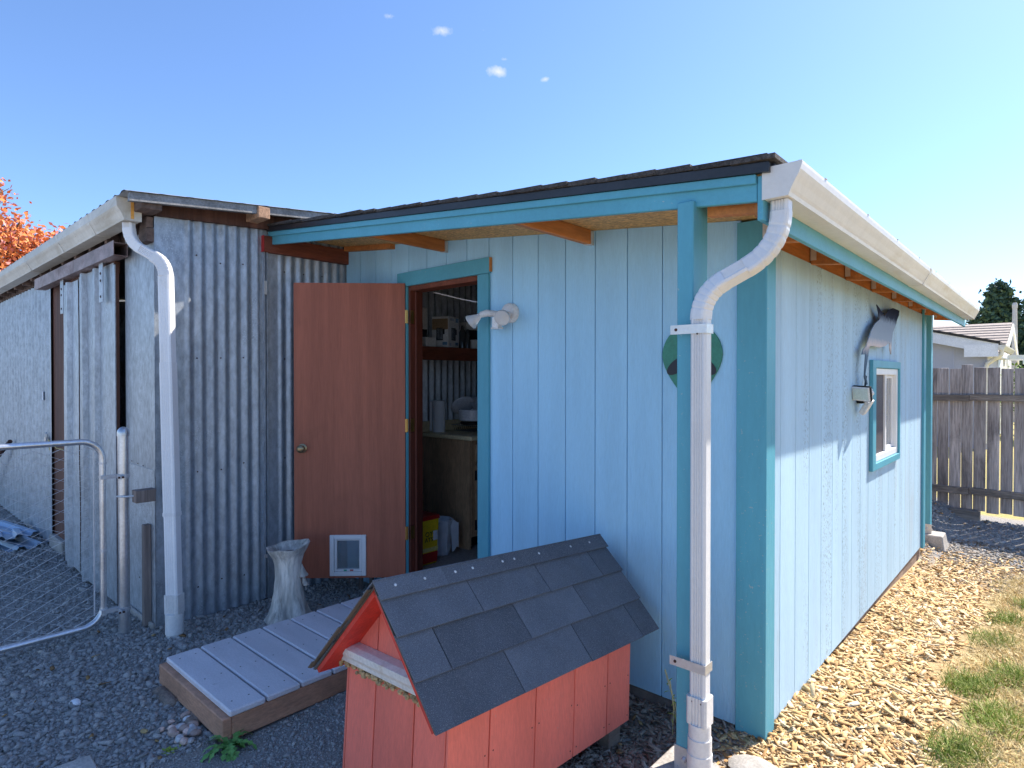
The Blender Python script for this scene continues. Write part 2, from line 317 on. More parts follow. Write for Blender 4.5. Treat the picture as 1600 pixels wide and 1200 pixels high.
# ------------------------------------------------------------------ ground
def ground_material():
    m = bpy.data.materials.new('ground'); m.use_nodes = True; nt = m.node_tree; b = nt.nodes['Principled BSDF']; n = nt.nodes
    pos = n.new('ShaderNodeNewGeometry').outputs['Position']; sp = n.new('ShaderNodeSeparateXYZ'); nt.links.new(pos, sp.inputs[0])
    wob = noise(nt, pos, 2.6, 6, .7)
    def edge(sock, a, bb, k):
        q = n.new('ShaderNodeMath'); q.operation = 'MULTIPLY_ADD'; q.inputs[1].default_value = k; nt.links.new(wob, q.inputs[0]); nt.links.new(sock, q.inputs[2]); return ramp(nt, q.outputs[0], a, bb)
    fine = noise(nt, pos, 120, 6, .75); mid = noise(nt, pos, 14, 6, .7)
    dirt = mix_rgb(nt, ramp(nt, fine, .3, .7), (.18, .175, .165), (.42, .405, .38))
    dirt = mix_rgb(nt, ramp(nt, mid, .5, .75, 0, .5), dirt, (.34, .30, .25))
    chip = mix_rgb(nt, ramp(nt, fine, .3, .7), (.40, .25, .11), (.66, .49, .26))
    lawn = mix_rgb(nt, ramp(nt, fine, .3, .7), (.34, .25, .12), (.56, .44, .22))
    c = mix_rgb(nt, edge(sp.outputs[0], 3.2, 3.35, .3), dirt, chip)
    c = mix_rgb(nt, edge(sp.outputs[1], 3.9, 4.9, 1.0), c, dirt)
    mm = n.new('ShaderNodeMath'); mm.operation = 'MULTIPLY'; nt.links.new(edge(sp.outputs[0], 3.88, 3.98, .4), mm.inputs[0])
    inv = ramp(nt, sp.outputs[1], 4.6, 5.2, 1, 0); nt.links.new(inv, mm.inputs[1])
    c = mix_rgb(nt, mm.outputs[0], c, lawn)
    c = mix_rgb(nt, ramp(nt, sp.outputs[1], 6.7, 6.9), c, mix_rgb(nt, ramp(nt, mid, .3, .7), (.40, .30, .12), (.42, .40, .13)))
    c = mix_rgb(nt, ramp(nt, sp.outputs[1], -4.2, -3.6, 1, 0), c, (.36, .36, .355))  # unseen ground behind the camera, neutral grey added for its bounce light
    nt.links.new(c, b.inputs['Base Color']); b.inputs['Roughness'].default_value = .95
    bp = n.new('ShaderNodeBump'); bp.inputs['Strength'].default_value = .7; bp.inputs['Distance'].default_value = .02; nt.links.new(fine, bp.inputs['Height']); nt.links.new(bp.outputs[0], b.inputs['Normal'])
    MATS['ground'] = m
ground_material()
def axis(lo, hi, far, step):
    a = list(np.arange(lo, hi+step/2, step)); return np.array([-far, -far/4, lo-12, lo-4]+a+[hi+4, hi+12, far/4, far])
gxs = axis(-8, 8, 600, .1); gys = axis(-5, 8, 600, .1)
GX, GY = np.meshgrid(gxs, gys, indexing='ij'); GZ = ground_z(GX, GY)
V = np.stack([GX, GY, GZ], -1).reshape(-1, 3); nv = len(gys)
I, J = np.meshgrid(np.arange(len(gxs)-1), np.arange(nv-1), indexing='ij')
F = np.stack([I*nv+J, (I+1)*nv+J, (I+1)*nv+J+1, I*nv+J+1], -1).reshape(-1, 4)
g = arr_mesh('ground', V, F, 'ground', 'structure', 'grey gravel yard, wood chip path and dry lawn around the shed', None)
g.data.polygons.foreach_set('use_smooth', np.ones(len(F), bool))

# ------------------------------------------------------------------ blue shed
L = 4.015; OV = .617; YB = 4.98
def soff(x): return 2.420-.1045*x      # underside of roof sheathing
def ftop(x): return 2.434-.1045*x
def fbot(x): return 2.344-.1045*x
shed = thing('blue_shed', (1.6, 2.0, -.13), 'light blue wooden shed with teal trim and its brown door standing open', 'shed')
DX0, DX1, DZ1 = .785, 1.475, 2.05       # door opening
fw = MB().prism([(0.005, ZB+.004), (DX0-.01, ZB+.004), (DX0-.01, DZ1+.01), (DX1+.01, DZ1+.01), (DX1+.01, ZB+.004), (W-.005, ZB+.004), (W-.005, soff(W)-.004), (.005, soff(0)-.004)],
                lambda a, b: (a, .010, b), lambda a, b: (a, .03, b)).build('front_wall', 'siding', shed)
xs = [0.0]
while xs[-1] < 3.07: xs.append(xs[-1]+.1935)
xs[-1] = 3.09
GAP = .0045
for a, b in zip(xs[:-1], xs[1:]):
    x0, x1 = a+GAP/2, b-GAP/2; m = MB()
    def pl(p0, p1, z0, z1a, z1b):
        m.hexa([(p0, -.002, z0), (p1, -.002, z0), (p1, .010, z0), (p0, .010, z0), (p0, -.002, z1a), (p1, -.002, z1b), (p1, .010, z1b), (p0, .010, z1a)])
    ov0, ov1 = max(x0, DX0-.03), min(x1, DX1+.03)
    if ov1 <= ov0: pl(x0, x1, ZB, soff(x0), soff(x1))
    else:
        if x0 < ov0: pl(x0, ov0, ZB, DZ1+.04, DZ1+.04)
        if x1 > ov1: pl(ov1, x1, ZB, DZ1+.04, DZ1+.04)
        pl(x0, x1, DZ1+.04, soff(x0), soff(x1))
    m.build('plank', 'siding', fw, bevel=.0015 if ov1 <= ov0 else 0)
# window opening in the right wall
WY0, WY1, WZ0, WZ1 = 2.01, 2.80, .835, 1.475
rw = MB()
for a in ((0.02, WY0, ZB+.004, 2.08), (WY1, L, ZB+.004, 2.08), (WY0, WY1, ZB+.004, WZ0), (WY0, WY1, WZ1, 2.08)): rw.box(W-.03, W-.010, *a)
rw = rw.build('right_wall', 'siding_worn', shed)
ys = [.0]
while ys[-1] < L-.12: ys.append(ys[-1]+.2115)
ys[-1] = L
for a, b in zip(ys[:-1], ys[1:]):
    y0, y1 = a+GAP/2, b-GAP/2; m = MB(); o0, o1 = max(y0, WY0-.03), min(y1, WY1+.03)
    zt = 1.988
    if o1 <= o0: m.box(W-.010, W+.002, y0, y1, ZB, zt)
    elif y0 < o0 or y1 > o1:
        if y0 < o0: m.box(W-.010, W+.002, y0, o0, ZB, zt)
        if y1 > o1: m.box(W-.010, W+.002, o1, y1, ZB, zt)
        m.box(W-.010, W+.002, o0, o1, ZB, WZ0-.02); m.box(W-.010, W+.002, o0, o1, WZ1+.02, zt)
    else:
        bx('plank', 'siding_worn', rw, W-.010, W+.002, y0, y1, ZB, WZ0-.02); m.box(W-.010, W+.002, y0, y1, WZ1+.02, zt)
    m.build('plank', 'siding_worn', rw, bevel=.0015 if o1 <= o0 else 0)
bx('top_plate', 'cedar', shed, W-.0095, W-.002, .09, L-.09, 1.99, 2.084)
# other walls, floor
bx('back_wall', 'interior', shed, 0, W, L-.03, L-.004, ZB, 2.10)
bx('floor', 'floor_in', shed, 0.02, W-.03, .03, L-.04, -.06, .02)
bx('sill_beam', 'foundation', shed, .02, W-.03, .035, .12, -.20, ZB+.003)
MB().prism([(0, 2.30), (W-.04, 1.98), (W-.04, 2.0), (0, 2.33)], lambda a, b: (a, .04, b), lambda a, b: (a, L-.05, b)).build('ceiling', 'interior', shed)
bx('inner_lining', 'interior', shed, W-.05, W-.031, .04, WY0-.02, .02, 1.97); bx('inner_lining', 'interior', shed, W-.05, W-.031, WY1+.02, L-.04, .02, 1.97)
bx('inner_lining', 'jamb', shed, .03, DX0-.03, .031, .05, .02, 2.2); bx('inner_lining', 'jamb', shed, DX1+.03, W-.06, .031, .05, .02, 1.97)
# corner trims and far corner
bx('corner_trim', 'teal', shed, 3.078, W+.016, -.022, -.002, ZB-.012, soff(3.2)-.002, bevel=.002)
bx('corner_trim', 'teal', shed, W+.0025, W+.022, -.0215, .085, ZB-.010, 2.075, bevel=.002)
bx('corner_trim', 'teal', shed, W+.0025, W+.022, L-.08, L+.02, ZB-.010, 2.075, bevel=.002)
bx('skirt_board', 'treated', shed, W-.055, W-.015, .6, 2.2, -.36, ZB-.004, bevel=.004); bx('skirt_board', 'treated', shed, W-.055, W-.012, 2.205, 3.2, -.4, ZB-.004, bevel=.004)
bx('skirt_board', 'treated', shed, W-.055, W-.015, 3.205, L+.02, -.4, ZB-.004, bevel=.004)
bx('skirt_board', 'foundation', shed, 1.62, 3.12, .005, .034, -.30, ZB-.006)
# door casing, jamb
bx('door_casing', 'teal', shed, DX1-.006, DX1+.087, -.024, -.003, .0, DZ1-.01, bevel=.002)
bx('door_casing', 'teal', shed, .682, .772, -.022, -.003, .0, DZ1-.01, bevel=.002)
bx('door_casing', 'teal_h', shed, .672, 1.572, -.026, -.003, DZ1-.008, 2.137, bevel=.002)
bx('door_casing', 'cedar', shed, 1.5722, 1.576, -.025, -.003, DZ1+.0, 2.136)
bx('door_jamb', 'jamb', shed, DX0-.03, DX0, -.002, .112, .02, DZ1, bevel=.003)
bx('door_jamb', 'jamb', shed, DX0+.0005, DX0+.014, .04, .054, .02, DZ1-.02, bevel=.002)
bx('door_jamb', 'jamb', shed, DX1, DX1+.03, .0, .112, .02, DZ1, bevel=.003)
bx('door_jamb', 'redwood', shed, DX0, DX1, -.001, .112, DZ1-.04, DZ1-.004, bevel=.003)
bx('threshold', 'treated', shed, DX0, DX1, -.03, .12, -.02, .024, bevel=.004)
# door slab hung open; frame built on the door's own axes
TH = 3.9125; HN = Vector((.7753, -.032, 0)); DA = Vector((math.cos(TH), math.sin(TH), 0)); DN = Vector((-DA.y, DA.x, 0))   # DN faces away from the yard
if DN.dot(CAM-HN) < 0: DN = -DN                               # DN towards the yard side
DM = Matrix((( DA.x, DN.x, 0, HN.x), (DA.y, DN.y, 0, HN.y), (0, 0, 1, 0), (0, 0, 0, 1)))
def dbox(name, mat, par, a0, a1, n0, n1, z0, z1, **k): return MB().box(a0, a1, n0, n1, z0, z1).xf(DM).build(name, mat, par, **k)
PA0, PA1, PZ0, PZ1 = .272, .52, .045, .328
door = MB()
for a in ((.004, PA0+.02, .03, 2.06), (PA1-.02, .762, .03, 2.06), (PA0+.02, PA1-.02, PZ1-.02, 2.06)): door.box(a[0], a[1], -.036, 0, a[2], a[3])
door.box(PA0+.02, PA1-.02, -.036, 0, .03, PZ0+.02)
door = door.xf(DM).build('door', 'door_wood', shed, label='reddish brown flush door with brass knob and white pet flap')
kb = MB().lathe([(.031, 0), (.032, .004), (.026, .007), (.012, .009), (.011, .022), (.022, .030), (.027, .040), (.026, .050), (.019, .057), (.004, .059)], (.705, 0.0005, .925), (0, 1, 0), 24).xf(DM)
kb.build('knob', 'bronze', door, smooth=True)
for z in (1.83, 1.08, .335):
    MB().box(-.016, .0035, -.006, .001, z-.045, z+.045).lathe([(.006, -.046), (.006, .046)], (-.006, .004, z), (0, 0, 1), 10).xf(DM).build('hinge', 'brass', door)
    bx('hinge', 'brass', door, DX0+.0003, DX0+.002, .002, .034, z-.045, z+.045)
fr = MB()
for a in ((PA0, PA0+.03, PZ0, PZ1), (PA1-.03, PA1, PZ0, PZ1), (PA0+.03, PA1-.03, PZ0, PZ0+.03), (PA0+.03, PA1-.03, PZ1-.03, PZ1)): fr.box(a[0], a[1], -.002, .012, a[2], a[3])
fr.xf(DM).build('pet_door_frame', 'white_plastic', door, bevel=.003)
fi = MB()
for a in ((PA0+.031, PA0+.048, PZ0+.031, PZ1-.031), (PA1-.048, PA1-.031, PZ0+.031, PZ1-.031), (PA0+.048, PA1-.048, PZ0+.031, PZ0+.046), (PA0+.048, PA1-.048, PZ1-.04, PZ1-.031)): fi.box(a[0], a[1], -.03, .004, a[2], a[3])
fi.xf(DM).build('pet_door_tunnel', 'white_plastic', door, bevel=.002)
dbox('pet_door_flap', 'clear_flap', door, PA0+.049, PA1-.049, -.014, -.010, PZ0+.047, PZ1-.041)
dbox('pet_door_catch', 'green_tab', door, .405, .425, .004, .008, PZ0+.034, PZ0+.044); dbox('pet_door_catch', 'red_tab', door, .36, .382, .004, .008, PZ0+.034, PZ0+.044)
# window in right wall
win = MB()
for a in ((WY0, WY0+.045, WZ0, WZ1), (WY1-.045, WY1, WZ0, WZ1), (WY0+.045, WY1-.045, WZ0, WZ0+.045), (WY0+.045, WY1-.045, WZ1-.045, WZ1)): win.box(W-.05, W+.012, *a)
win = win.build('window', 'white_vinyl', shed, bevel=.003, label='white framed sliding window with dark screen on the near half')
ymid = 2.42
bx('window_mullion', 'white_vinyl', win, W-.03, W+.004, ymid-.02, ymid+.02, WZ0+.045, WZ1-.045, bevel=.002)
bx('screen', 'screen', win, W-.012, W-.008, WY0+.045, ymid-.02, WZ0+.045, WZ1-.045)
bx('pane', 'window_glass', win, W-.028, W-.024, ymid+.02, WY1-.045, WZ0+.045, WZ1-.045)
MB().grid(24, 1, lambda u, v: (W-.062+.008*math.sin(u*38), ymid-.02+u*(WY1-ymid-.03), WZ0+.03+v*(WZ1-WZ0-.06))).build('curtain', 'curtain', win, smooth=True)
sash = MB()
for a in ((ymid+.021, ymid+.045, WZ0+.046, WZ1-.046), (WY1-.07, WY1-.0455, WZ0+.046, WZ1-.046), (ymid+.045, WY1-.07, WZ0+.046, WZ0+.07), (ymid+.045, WY1-.07, WZ1-.07, WZ1-.046)): sash.box(W-.036, W-.014, *a)
sash.build('sash', 'white_vinyl', win, bevel=.002)
for nm, a in (('window_trim', (1.915, WY0-.002, .788, 1.528)), ('window_trim', (WY1+.002, 2.83, .788, 1.528)), ('window_trim', (WY0-.002, WY1+.002, WZ1+.002, 1.5285)), ('window_trim', (WY0-.002, WY1+.002, .7875, WZ0-.002))):
    bx(nm, 'teal', win, W+.003, W+.026, *a, bevel=.002)
# roof: sheathing, felt edge, shingle courses, fascias, rafters
XE = 3.40
def slab(name, mat, par, x0, x1, y0, y1, t0, t1, **k):
    return MB().hexa([(x0, y0, t0(x0)), (x1, y0, t0(x1)), (x1, y1, t0(x1)), (x0, y1, t0(x0)), (x0, y0, t1(x0)), (x1, y0, t1(x1)), (x1, y1, t1(x1)), (x0, y1, t1(x0))]).build(name, mat, par, **k)
roof = slab('roof', 'osb', shed, .015, XE, -OV+.005, YB, lambda x: soff(x), lambda x: soff(x)+.018)
bl = slab('drip_edge', 'black_flash', roof, .0, XE+.03, -OV-.024, -OV+.0, lambda x: ftop(x)-.002, lambda x: ftop(x)+.030)
slab('felt', 'black_flash', roof, -.0, XE+.04, -OV+.001, YB+.01, lambda x: soff(x)+.019, lambda x: soff(x)+.042)
n = 26; stp = (XE+.06)/n
for i in range(n):
    a = -.02+i*stp; b = a+stp*1.9; j = random.uniform(-.006, .010); w = random.uniform(.0, .006)
    e1 = min(b, XE+.05+random.uniform(-.01, .01))
    MB().hexa([(a, -OV-.035+j, ftop(a)+.031), (e1, -OV-.035+j, ftop(e1)+.037), (e1, YB+.02, ftop(e1)+.037), (a, YB+.02, ftop(a)+.031),
               (a, -OV-.036+j, ftop(a)+.041+w), (e1, -OV-.036+j, ftop(e1)+.050+w), (e1, YB+.02, ftop(e1)+.050), (a, YB+.02, ftop(a)+.041)]).build('shingle_course', 'shed_shingle', roof)
slab('fascia', 'teal_h', shed, .022, 3.384, -OV-.0, -OV+.02, fbot, lambda x: ftop(x)-.003, bevel=.002)
slab('fascia_lip', 'teal_h', shed, .0, 3.384, -OV-.014, -OV-.0005, lambda x: ftop(x)-.034, lambda x: ftop(x)-.003, bevel=.002)
bx('fascia', 'teal_h', shed, 3.386, 3.405, -OV-.003, YB+.0, 1.926, 2.072, bevel=.002)
for x in (1.157, 2.292):
    slab('lookout_beam', 'cedar', shed, x-.022, x+.022, -OV+.021, -.028, lambda t: soff(t)-.075, lambda t: soff(t)-.001, bevel=.003)
    slab('beam_hanger', 'strap', shed, x-.024, x+.024, -.0275, -.004, lambda t: soff(t)-.078, lambda t: soff(t)-.005)
slab('lookout_beam', 'cedar', shed, .0375, .62, -.045, -.003, lambda t: soff(t)-.035, lambda t: soff(t)-.001)
slab('soffit_blocking', 'cedar', shed, W-.008+.012, 3.385, -OV+.05, -OV+.09, lambda t: soff(t)-.10, lambda t: soff(t)-.001)
y = -.02
while y < YB-.1:
    slab('rafter_tail', 'cedar', shed, W+.003, 3.385, y, y+.038, lambda t: soff(t)-.105, lambda t: soff(t)-.001, bevel=.002)
    bx('rafter_hanger', 'strap', shed, W+.003, W+.03, y-.004, y-.0005, 2.0, 2.075)
    bx('rafter_hanger', 'strap', shed, W+.003, W+.07, y+.0385, y+.041, 1.985, 2.06)
    y += .66
bx('eave_block', 'cedar', shed, 3.365, 3.3855, -OV+.03, YB, 1.95, 2.055)
# posts
def post(x0, x1, y0, y1, z0, z1, brk):
    p = bx('porch_post', 'teal', shed, x0, x1, y0, y1, z0, z1, bevel=.003)
    if brk:
        b = MB().box(x0-.004, x1+.012, y0-.004, y0-.0005, z0-.005, z0+.085).build('post_bracket', 'strap', p)
        MB().lathe([(.011, 0), (.011, .006), (.006, .012), (.001, .012)], ((x0+x1)/2+.004, y0-.004, z0+.045), (0, -1, 0), 6).build('bolt', 'strap', p)
        for dx, dz in ((.008, .068), (.055, .068), (.008, .012), (.055, .012)): MB().lathe([(.003, 0), (.001, .002)], (x0+dx, y0-.004, z0+dz), (0, -1, 0), 6).build('screw', 'galv_wire', p)
post(3.108, 3.170, -OV-.019, -.52, .0, fbot(3.14)+.018, True)
post(3.105, 3.172, 4.60, 4.69, -.13, 2.06, True)
# gutter, right eave
def gutter(parent, mat, p0, axis, length, out, z0, wtop=.118, wbot=.076, h=.10, seams=(), name='gutter'):
    # p0 back-bottom corner; axis = run direction; out = outward direction
    p0, axis, out = Vector(p0), Vector(axis), Vector(out); up = Vector((0, 0, 1)); t = .0022
    pr = [(0, h), (0, 0), (wbot, 0), (wbot+.004, .012), (wbot+.010, .022), (wbot+.022, .045), (wtop-.010, .062), (wtop-.003, .075), (wtop, h-.008), (wtop, h+.002), (wtop-.012, h+.002)]
    inn = []
    for i, (a, b) in enumerate(pr):
        pa = Vector(pr[max(i-1, 0)]); pb = Vector(pr[min(i+1, len(pr)-1)]); d = (pb-pa).normalized(); inn.append((a-d.y*t, b+d.x*t))
    prof = pr+inn[::-1]
    f = lambda k: (lambda a, b: p0+axis*k+out*a+up*b)
    cuts = [0]+list(seams)+[length]; res = []
    for i in range(len(cuts)-1):
        m = MB(); q = [f(cuts[i]+(.001 if i else 0))(a, b) for a, b in prof]; r = [f(cuts[i+1])(a, b) for a, b in prof]; k = len(prof); n2 = len(pr)
        m.add(q+r, [(j, (j+1) % k, k+(j+1) % k, k+j) for j in range(k)])
        res.append(m.build(name, mat, parent, smooth=False))
    cap = [(0, 0), (wbot, 0), (wbot+.010, .022), (wbot+.022, .045), (wtop-.010, .062), (wtop, h-.006), (wtop, h), (0, h)]
    for k0, k1 in ((-.004, .0), (length, length+.004)):
        MB().prism([(a+(-.003 if a == 0 else .003), b-(.003 if b == 0 else 0)) for a, b in cap], f(k0), f(k1)).build('end_cap', mat, res[0])
    for sx in list(seams):
        MB().prism([(a*1.0+(.0035 if a else 0), b-(.0025 if b == 0 else 0)) for a, b in cap if True], f(sx-.025), f(sx+.025)).build('gutter_joint', mat, res[0])
    return res[0]
gut = gutter(shed, 'white_gutter', (3.4055, -OV-.004, 1.993), (0, 1, 0), 5.53, (1, 0, 0), 0, seams=(2.55,))
k = .25
while k < 5.5:
    bx('gutter_strap', 'strap', gut, 3.44, 3.527, -OV+k, -OV+k+.02, 2.0955, 2.098); k += .62
# downspout at the porch post: round-cornered fluted pipe with two crimped elbows
def dprof(w, d):
    p = []; hw, hd = w/2, d/2; c = .007
    fl = [(-.6, 0), (-.45, -.0045), (-.3, 0), (-.15, -.0045), (0, 0), (.15, -.0045), (.3, 0), (.45, -.0045), (.6, 0)]
    p += [(-hw, -hd+c), (-hw+c, -hd)] + [(hw*a, -hd-b) for a, b in fl] + [(hw-c, -hd), (hw, -hd+c), (hw, hd-c), (hw-c, hd)] + [(hw*a, hd+b) for a, b in fl[::-1]] + [(-hw+c, hd), (-hw, hd-c)]
    return p
def bend(a, b, c, n=9, r=.09):
    a, b, c = Vector(a), Vector(b), Vector(c); u = (a-b).normalized(); v = (c-b).normalized(); out = []
    p, q = b+u*r, b+v*r
    for i in range(n+1):
        t = i/n; out.append(p*(1-t)**2+b*2*t*(1-t)+q*t*t)
    return out
def rprof(w, d, c=.011):
    hw, hd = w/2, d/2; q = [(-hw, -hd+c), (-hw+c*.3, -hd+c*.3), (-hw+c, -hd), (hw-c, -hd), (hw-c*.3, -hd+c*.3), (hw, -hd+c)]; return q+[(-a, -b) for a, b in q]
def elbow(name, mat, parent, a, b, c, prof, up, r=.09, n=28):
    prof = rprof(max(p[0] for p in prof)*2, max(p[1] for p in prof)*2)
    pts = bend(a, b, c, n, r); scl = [1.0-(.05 if i % 4 == 2 and 2 < i < n-2 else 0) for i in range(len(pts))]
    return MB().sweep(pts, prof, up, scl).build(name, mat, parent, smooth=False)
PR = dprof(.058, .050)
def downspout(parent, T0, A, B, Z, mat, up, r=.1):
    # T0 outlet top, A first elbow corner, B second elbow corner, Z bottom
    root = MB().sweep([T0, Vector(A)+(Vector(T0)-Vector(A)).normalized()*r*.98], PR, up).build('downspout', mat, parent)
    elbow('elbow', mat, root, T0, A, B, dprof(.062, .054), up, r)
    A, B, Z = Vector(A), Vector(B), Vector(Z); u = (B-A).normalized()
    return root, A, B, u
T0 = (3.444, -.565, 1.990); A = (3.444, -.572, 1.835); Bq = (3.204, -.647, 1.70); Zb = (3.204, -.647, .27)
ds, A, Bq, u = downspout(shed, T0, A, Bq, Zb, 'downspout', (1, 0, 0), .12)
upd = (1, 0, .3)
MB().sweep([A+u*.118, Bq-u*.088], dprof(.060, .052), (1, 0, 0)).build('offset_pipe', 'downspout', ds)
elbow('elbow', 'downspout', ds, A, Bq, Zb, dprof(.062, .054), (1, 0, 0), .09)
MB().sweep([(3.204, -.647, 1.615), (3.204, -.647, .235)], PR, (1, 0, 0)).build('lower_pipe', 'downspout', ds)
for z in (1.577, .405):
    b = MB().box(3.104, 3.2365, -.677, -.6745, z-.016, z+.016).box(3.2345, 3.237, -.6745, -.62, z-.016, z+.016).build('pipe_strap', 'strap', ds)
    MB().lathe([(.006, 0), (.005, .003), (.001, .004)], (3.125, -.677, z), (0, -1, 0), 8).build('screw', 'rust_iron', b)
for q_ in ((3.204, -.6755, 1.56), (3.19, -.6755, .285), (3.222, -.6755, .285)): MB().lathe([(.0035, 0), (.003, .002), (.001, .0025)], q_, (0, -1, 0), 7).build('screw', 'rust_iron', ds)
PRb = dprof(.074, .066)
MB().sweep([(3.204, -.647, .30), (3.204, -.647, .205)], [(a, b) for a, b in PRb], (1, 0, 0)).build('pipe_adapter', 'pvc', ds)
MB().lathe([(.038, 0), (.038, .075)], (3.204, -.647, .13), (0, 0, 1), 24).build('pipe_collar', 'pvc', ds, smooth=True)
MB().tube([(3.204, -.647, .155), (3.204, -.647, .06), (3.204, -.652, .01), (3.20, -.665, -.04), (3.19, -.70, -.09), (3.17, -.76, -.13)], .041, 24).build('drain_bend', 'pvc', ds, smooth=True)
MB().lathe([(.043, 0), (.043, .055)], (3.204, -.647, .045), (0, 0, 1), 24).build('pipe_collar', 'pvc', ds, smooth=True)
# pier blocks under the posts
for (cx, cy, zt, zb_, lab) in ((3.125, -.60, -.005, -.25, 'concrete pier under the front porch post beside the white downspout'), (3.165, 4.64, -.135, -.36, 'small tapered concrete pier block under the far porch post')):
    m = MB(); a, b = (.095, .125) if cy < 0 else (.115, .15)
    m.hexa([(cx-b, cy-b, zb_), (cx+b, cy-b, zb_), (cx+b, cy+b, zb_), (cx-b, cy+b, zb_), (cx-a, cy-a, zt), (cx+a, cy-a, zt), (cx+a, cy+a, zt), (cx-a, cy+a, zt)])
    tag(m.build('pier_block', 'concrete', None, bevel=.008), lab, 'pier block', 'concrete pier blocks under porch posts')

# ------------------------------------------------------------------ metal barn
barn = thing('metal_barn', (-3, .5, -.13), 'old barn clad in galvanised corrugated sheet with a sliding door and cream gutter', 'barn')
def corr(name, fn, n_v, u0, u1, step, mat, par, ribs, amp=.009, pitch=.0746, ph=0., thick=.0):
    # fn(u, off, v) -> point; ribs: (a,b) span along u that is corrugated
    us = np.arange(u0, u1+step*.5, step); us[-1] = u1; m = MB(); n = len(us)
    def off(u):
        for a, b in ribs:
            if a <= u <= b: return amp*math.sin(2*math.pi*(u-a)/pitch+ph)
        return 0
    for i, u_ in enumerate(us):
        for j in range(n_v+1): m.v.append(tuple(fn(u_, off(u_)+.0015*mnoise.noise(Vector((u_*3, j*1.7, n))), j/n_v)))
    m.f = [(i*(n_v+1)+j, (i+1)*(n_v+1)+j, (i+1)*(n_v+1)+j+1, i*(n_v+1)+j+1) for i in range(n-1) for j in range(n_v)]
    return m.build(name, mat, par, smooth=True, fixn=False)
wt = lambda y: min(2.435+.045*(y+1.35), 2.46 if y > 0 else 9)
corr('corrugated_sheet', lambda y, o, v: (.0+o, y, ZB-.01+v*(wt(y)-ZB)), 6, -1.352, -.665, .0093, 'galv', barn, [(-1.175, -.70)], .010)
corr('corrugated_sheet', lambda y, o, v: (-.012+o, y, ZB-.01+v*(wt(y)-ZB)), 6, -.685, .02, .0093, 'galv', barn, [(-.55, -.03)], .011)
corr('corrugated_sheet', lambda y, o, v: (-.012+o, y, ZB-.01+v*(wt(y)-ZB)), 6, .021, 4.0, .0124, 'galv', barn, [(.05, 4.0)], .012)
bx('sheet_seam', 'galv', barn, -.01, .010, -.668, -.658, ZB, 2.29); bx('sheet_seam', 'galv', barn, -.012, .008, -.645, -.635, ZB, 2.29)
bx('sheet_clip', 'strap', barn, .0105, .014, -.664, -.646, 1.99, 2.085); bx('sheet_clip', 'strap', barn, .0105, .013, -.672, -.648, .15, .175)
MB().box(-.012, .036, -.675, .0, 2.285, 2.395).build('ledger_board', 'redwood', barn, bevel=.003); bx('ledger_end', 'redpaint', barn, -.012, .0365, -.679, -.6755, 2.284, 2.396)
for y0, n0, x0 in ((-1.13, 6, .011), (-.53, 6, .0)):
    for zz in (.08, .82, 1.55, 2.18):
        for k in range(0, n0, 2):
            MB().lathe([(.0055, 0), (.004, .003), (.001, .004)], (x0+.001, y0+.0746*k+.019, zz+random.uniform(-.02, .02)), (1, 0, 0), 7).build('nail_head', 'rust_iron', barn)
# left face
YL = -D
bx('flat_sheet', 'galv_flat', barn, -.555, .004, YL-.004, YL, .80, 2.33); bx('flat_sheet', 'galv_flat', barn, -.55, .006, YL-.008, YL-.0045, -.13, .84)
for x, z in ((-.42, .86), (-.3, .855), (-.2, .85), (-.28, .12), (-.15, .05), (-.3, .6)): MB().lathe([(.006, 0), (.001, .003)], (x, YL-.0085, z), (0, -1, 0), 6).build('nail_head', 'rust_iron', barn)
bx('footing', 'concrete', barn, -.7, .012, YL-.03, YL-.009, -.30, -.10, bevel=.006)
bx('corner_batten', 'grey_wood', barn, -.10, -.055, YL-.05, YL-.009, -.13, .50, bevel=.004)
corr('corrugated_sheet', lambda x, o, v: (x, YL+o, -.12+v*2.42), 5, -7.2, -2.725, .02, 'galv', barn, [(-7.2, -2.8)], .014, .15)
bx('door_post', 'brown_post', barn, -2.84, -2.28, YL+.02, YL+.14, -.05, 2.32, bevel=.006)
bx('post_footing', 'concrete', barn, -2.75, -2.3, YL-.02, YL+.16, -.25, -.02, bevel=.01)
# sliding door of ribbed sheets hung on a track
def ribbed(name, xs_, par, y0, z0, z1, mat='galv_flat'):
    m = MB()
    for x, o in xs_:
        for j in range(6):
            z = z0+(z1-z0)*j/5; m.v.append((x+.012*mnoise.noise(Vector((x, z, 3))), y0-o+.008*mnoise.noise(Vector((x*2, z*1.5, 9))), z))
    m.f = [(i*6+j, (i+1)*6+j, (i+1)*6+j+1, i*6+j+1) for i in range(len(xs_)-1) for j in range(5)]
    return m.build(name, mat, par, fixn=False)
sdoor = ribbed('sliding_door', [(-1.99, 0), (-1.80, 0), (-1.785, .030), (-1.735, .030), (-1.72, 0), (-1.525, 0)], barn, YL-.055, -.10, 2.17)
sdoor['label'] = 'sliding door of dented ribbed metal sheets on a track'
ribbed('door_sheet', [(-1.52, 0), (-1.36, 0), (-1.345, .030), (-1.30, .030), (-1.285, 0), (-1.04, 0), (-1.025, .030), (-.98, .030), (-.965, 0), (-.64, .0)], sdoor, YL-.05, -.12, 2.19)
bx('door_edge', 'galv', sdoor, -.638, -.59, YL-.056, YL-.03, -.12, 2.17); bx('door_edge', 'brown_post', sdoor, -.589, -.583, YL-.05, YL-.032, -.12, 2.17)
bx('door_rail', 'brown_post', sdoor, -1.99, -.64, YL-.04, YL-.01, 2.12, 2.2)
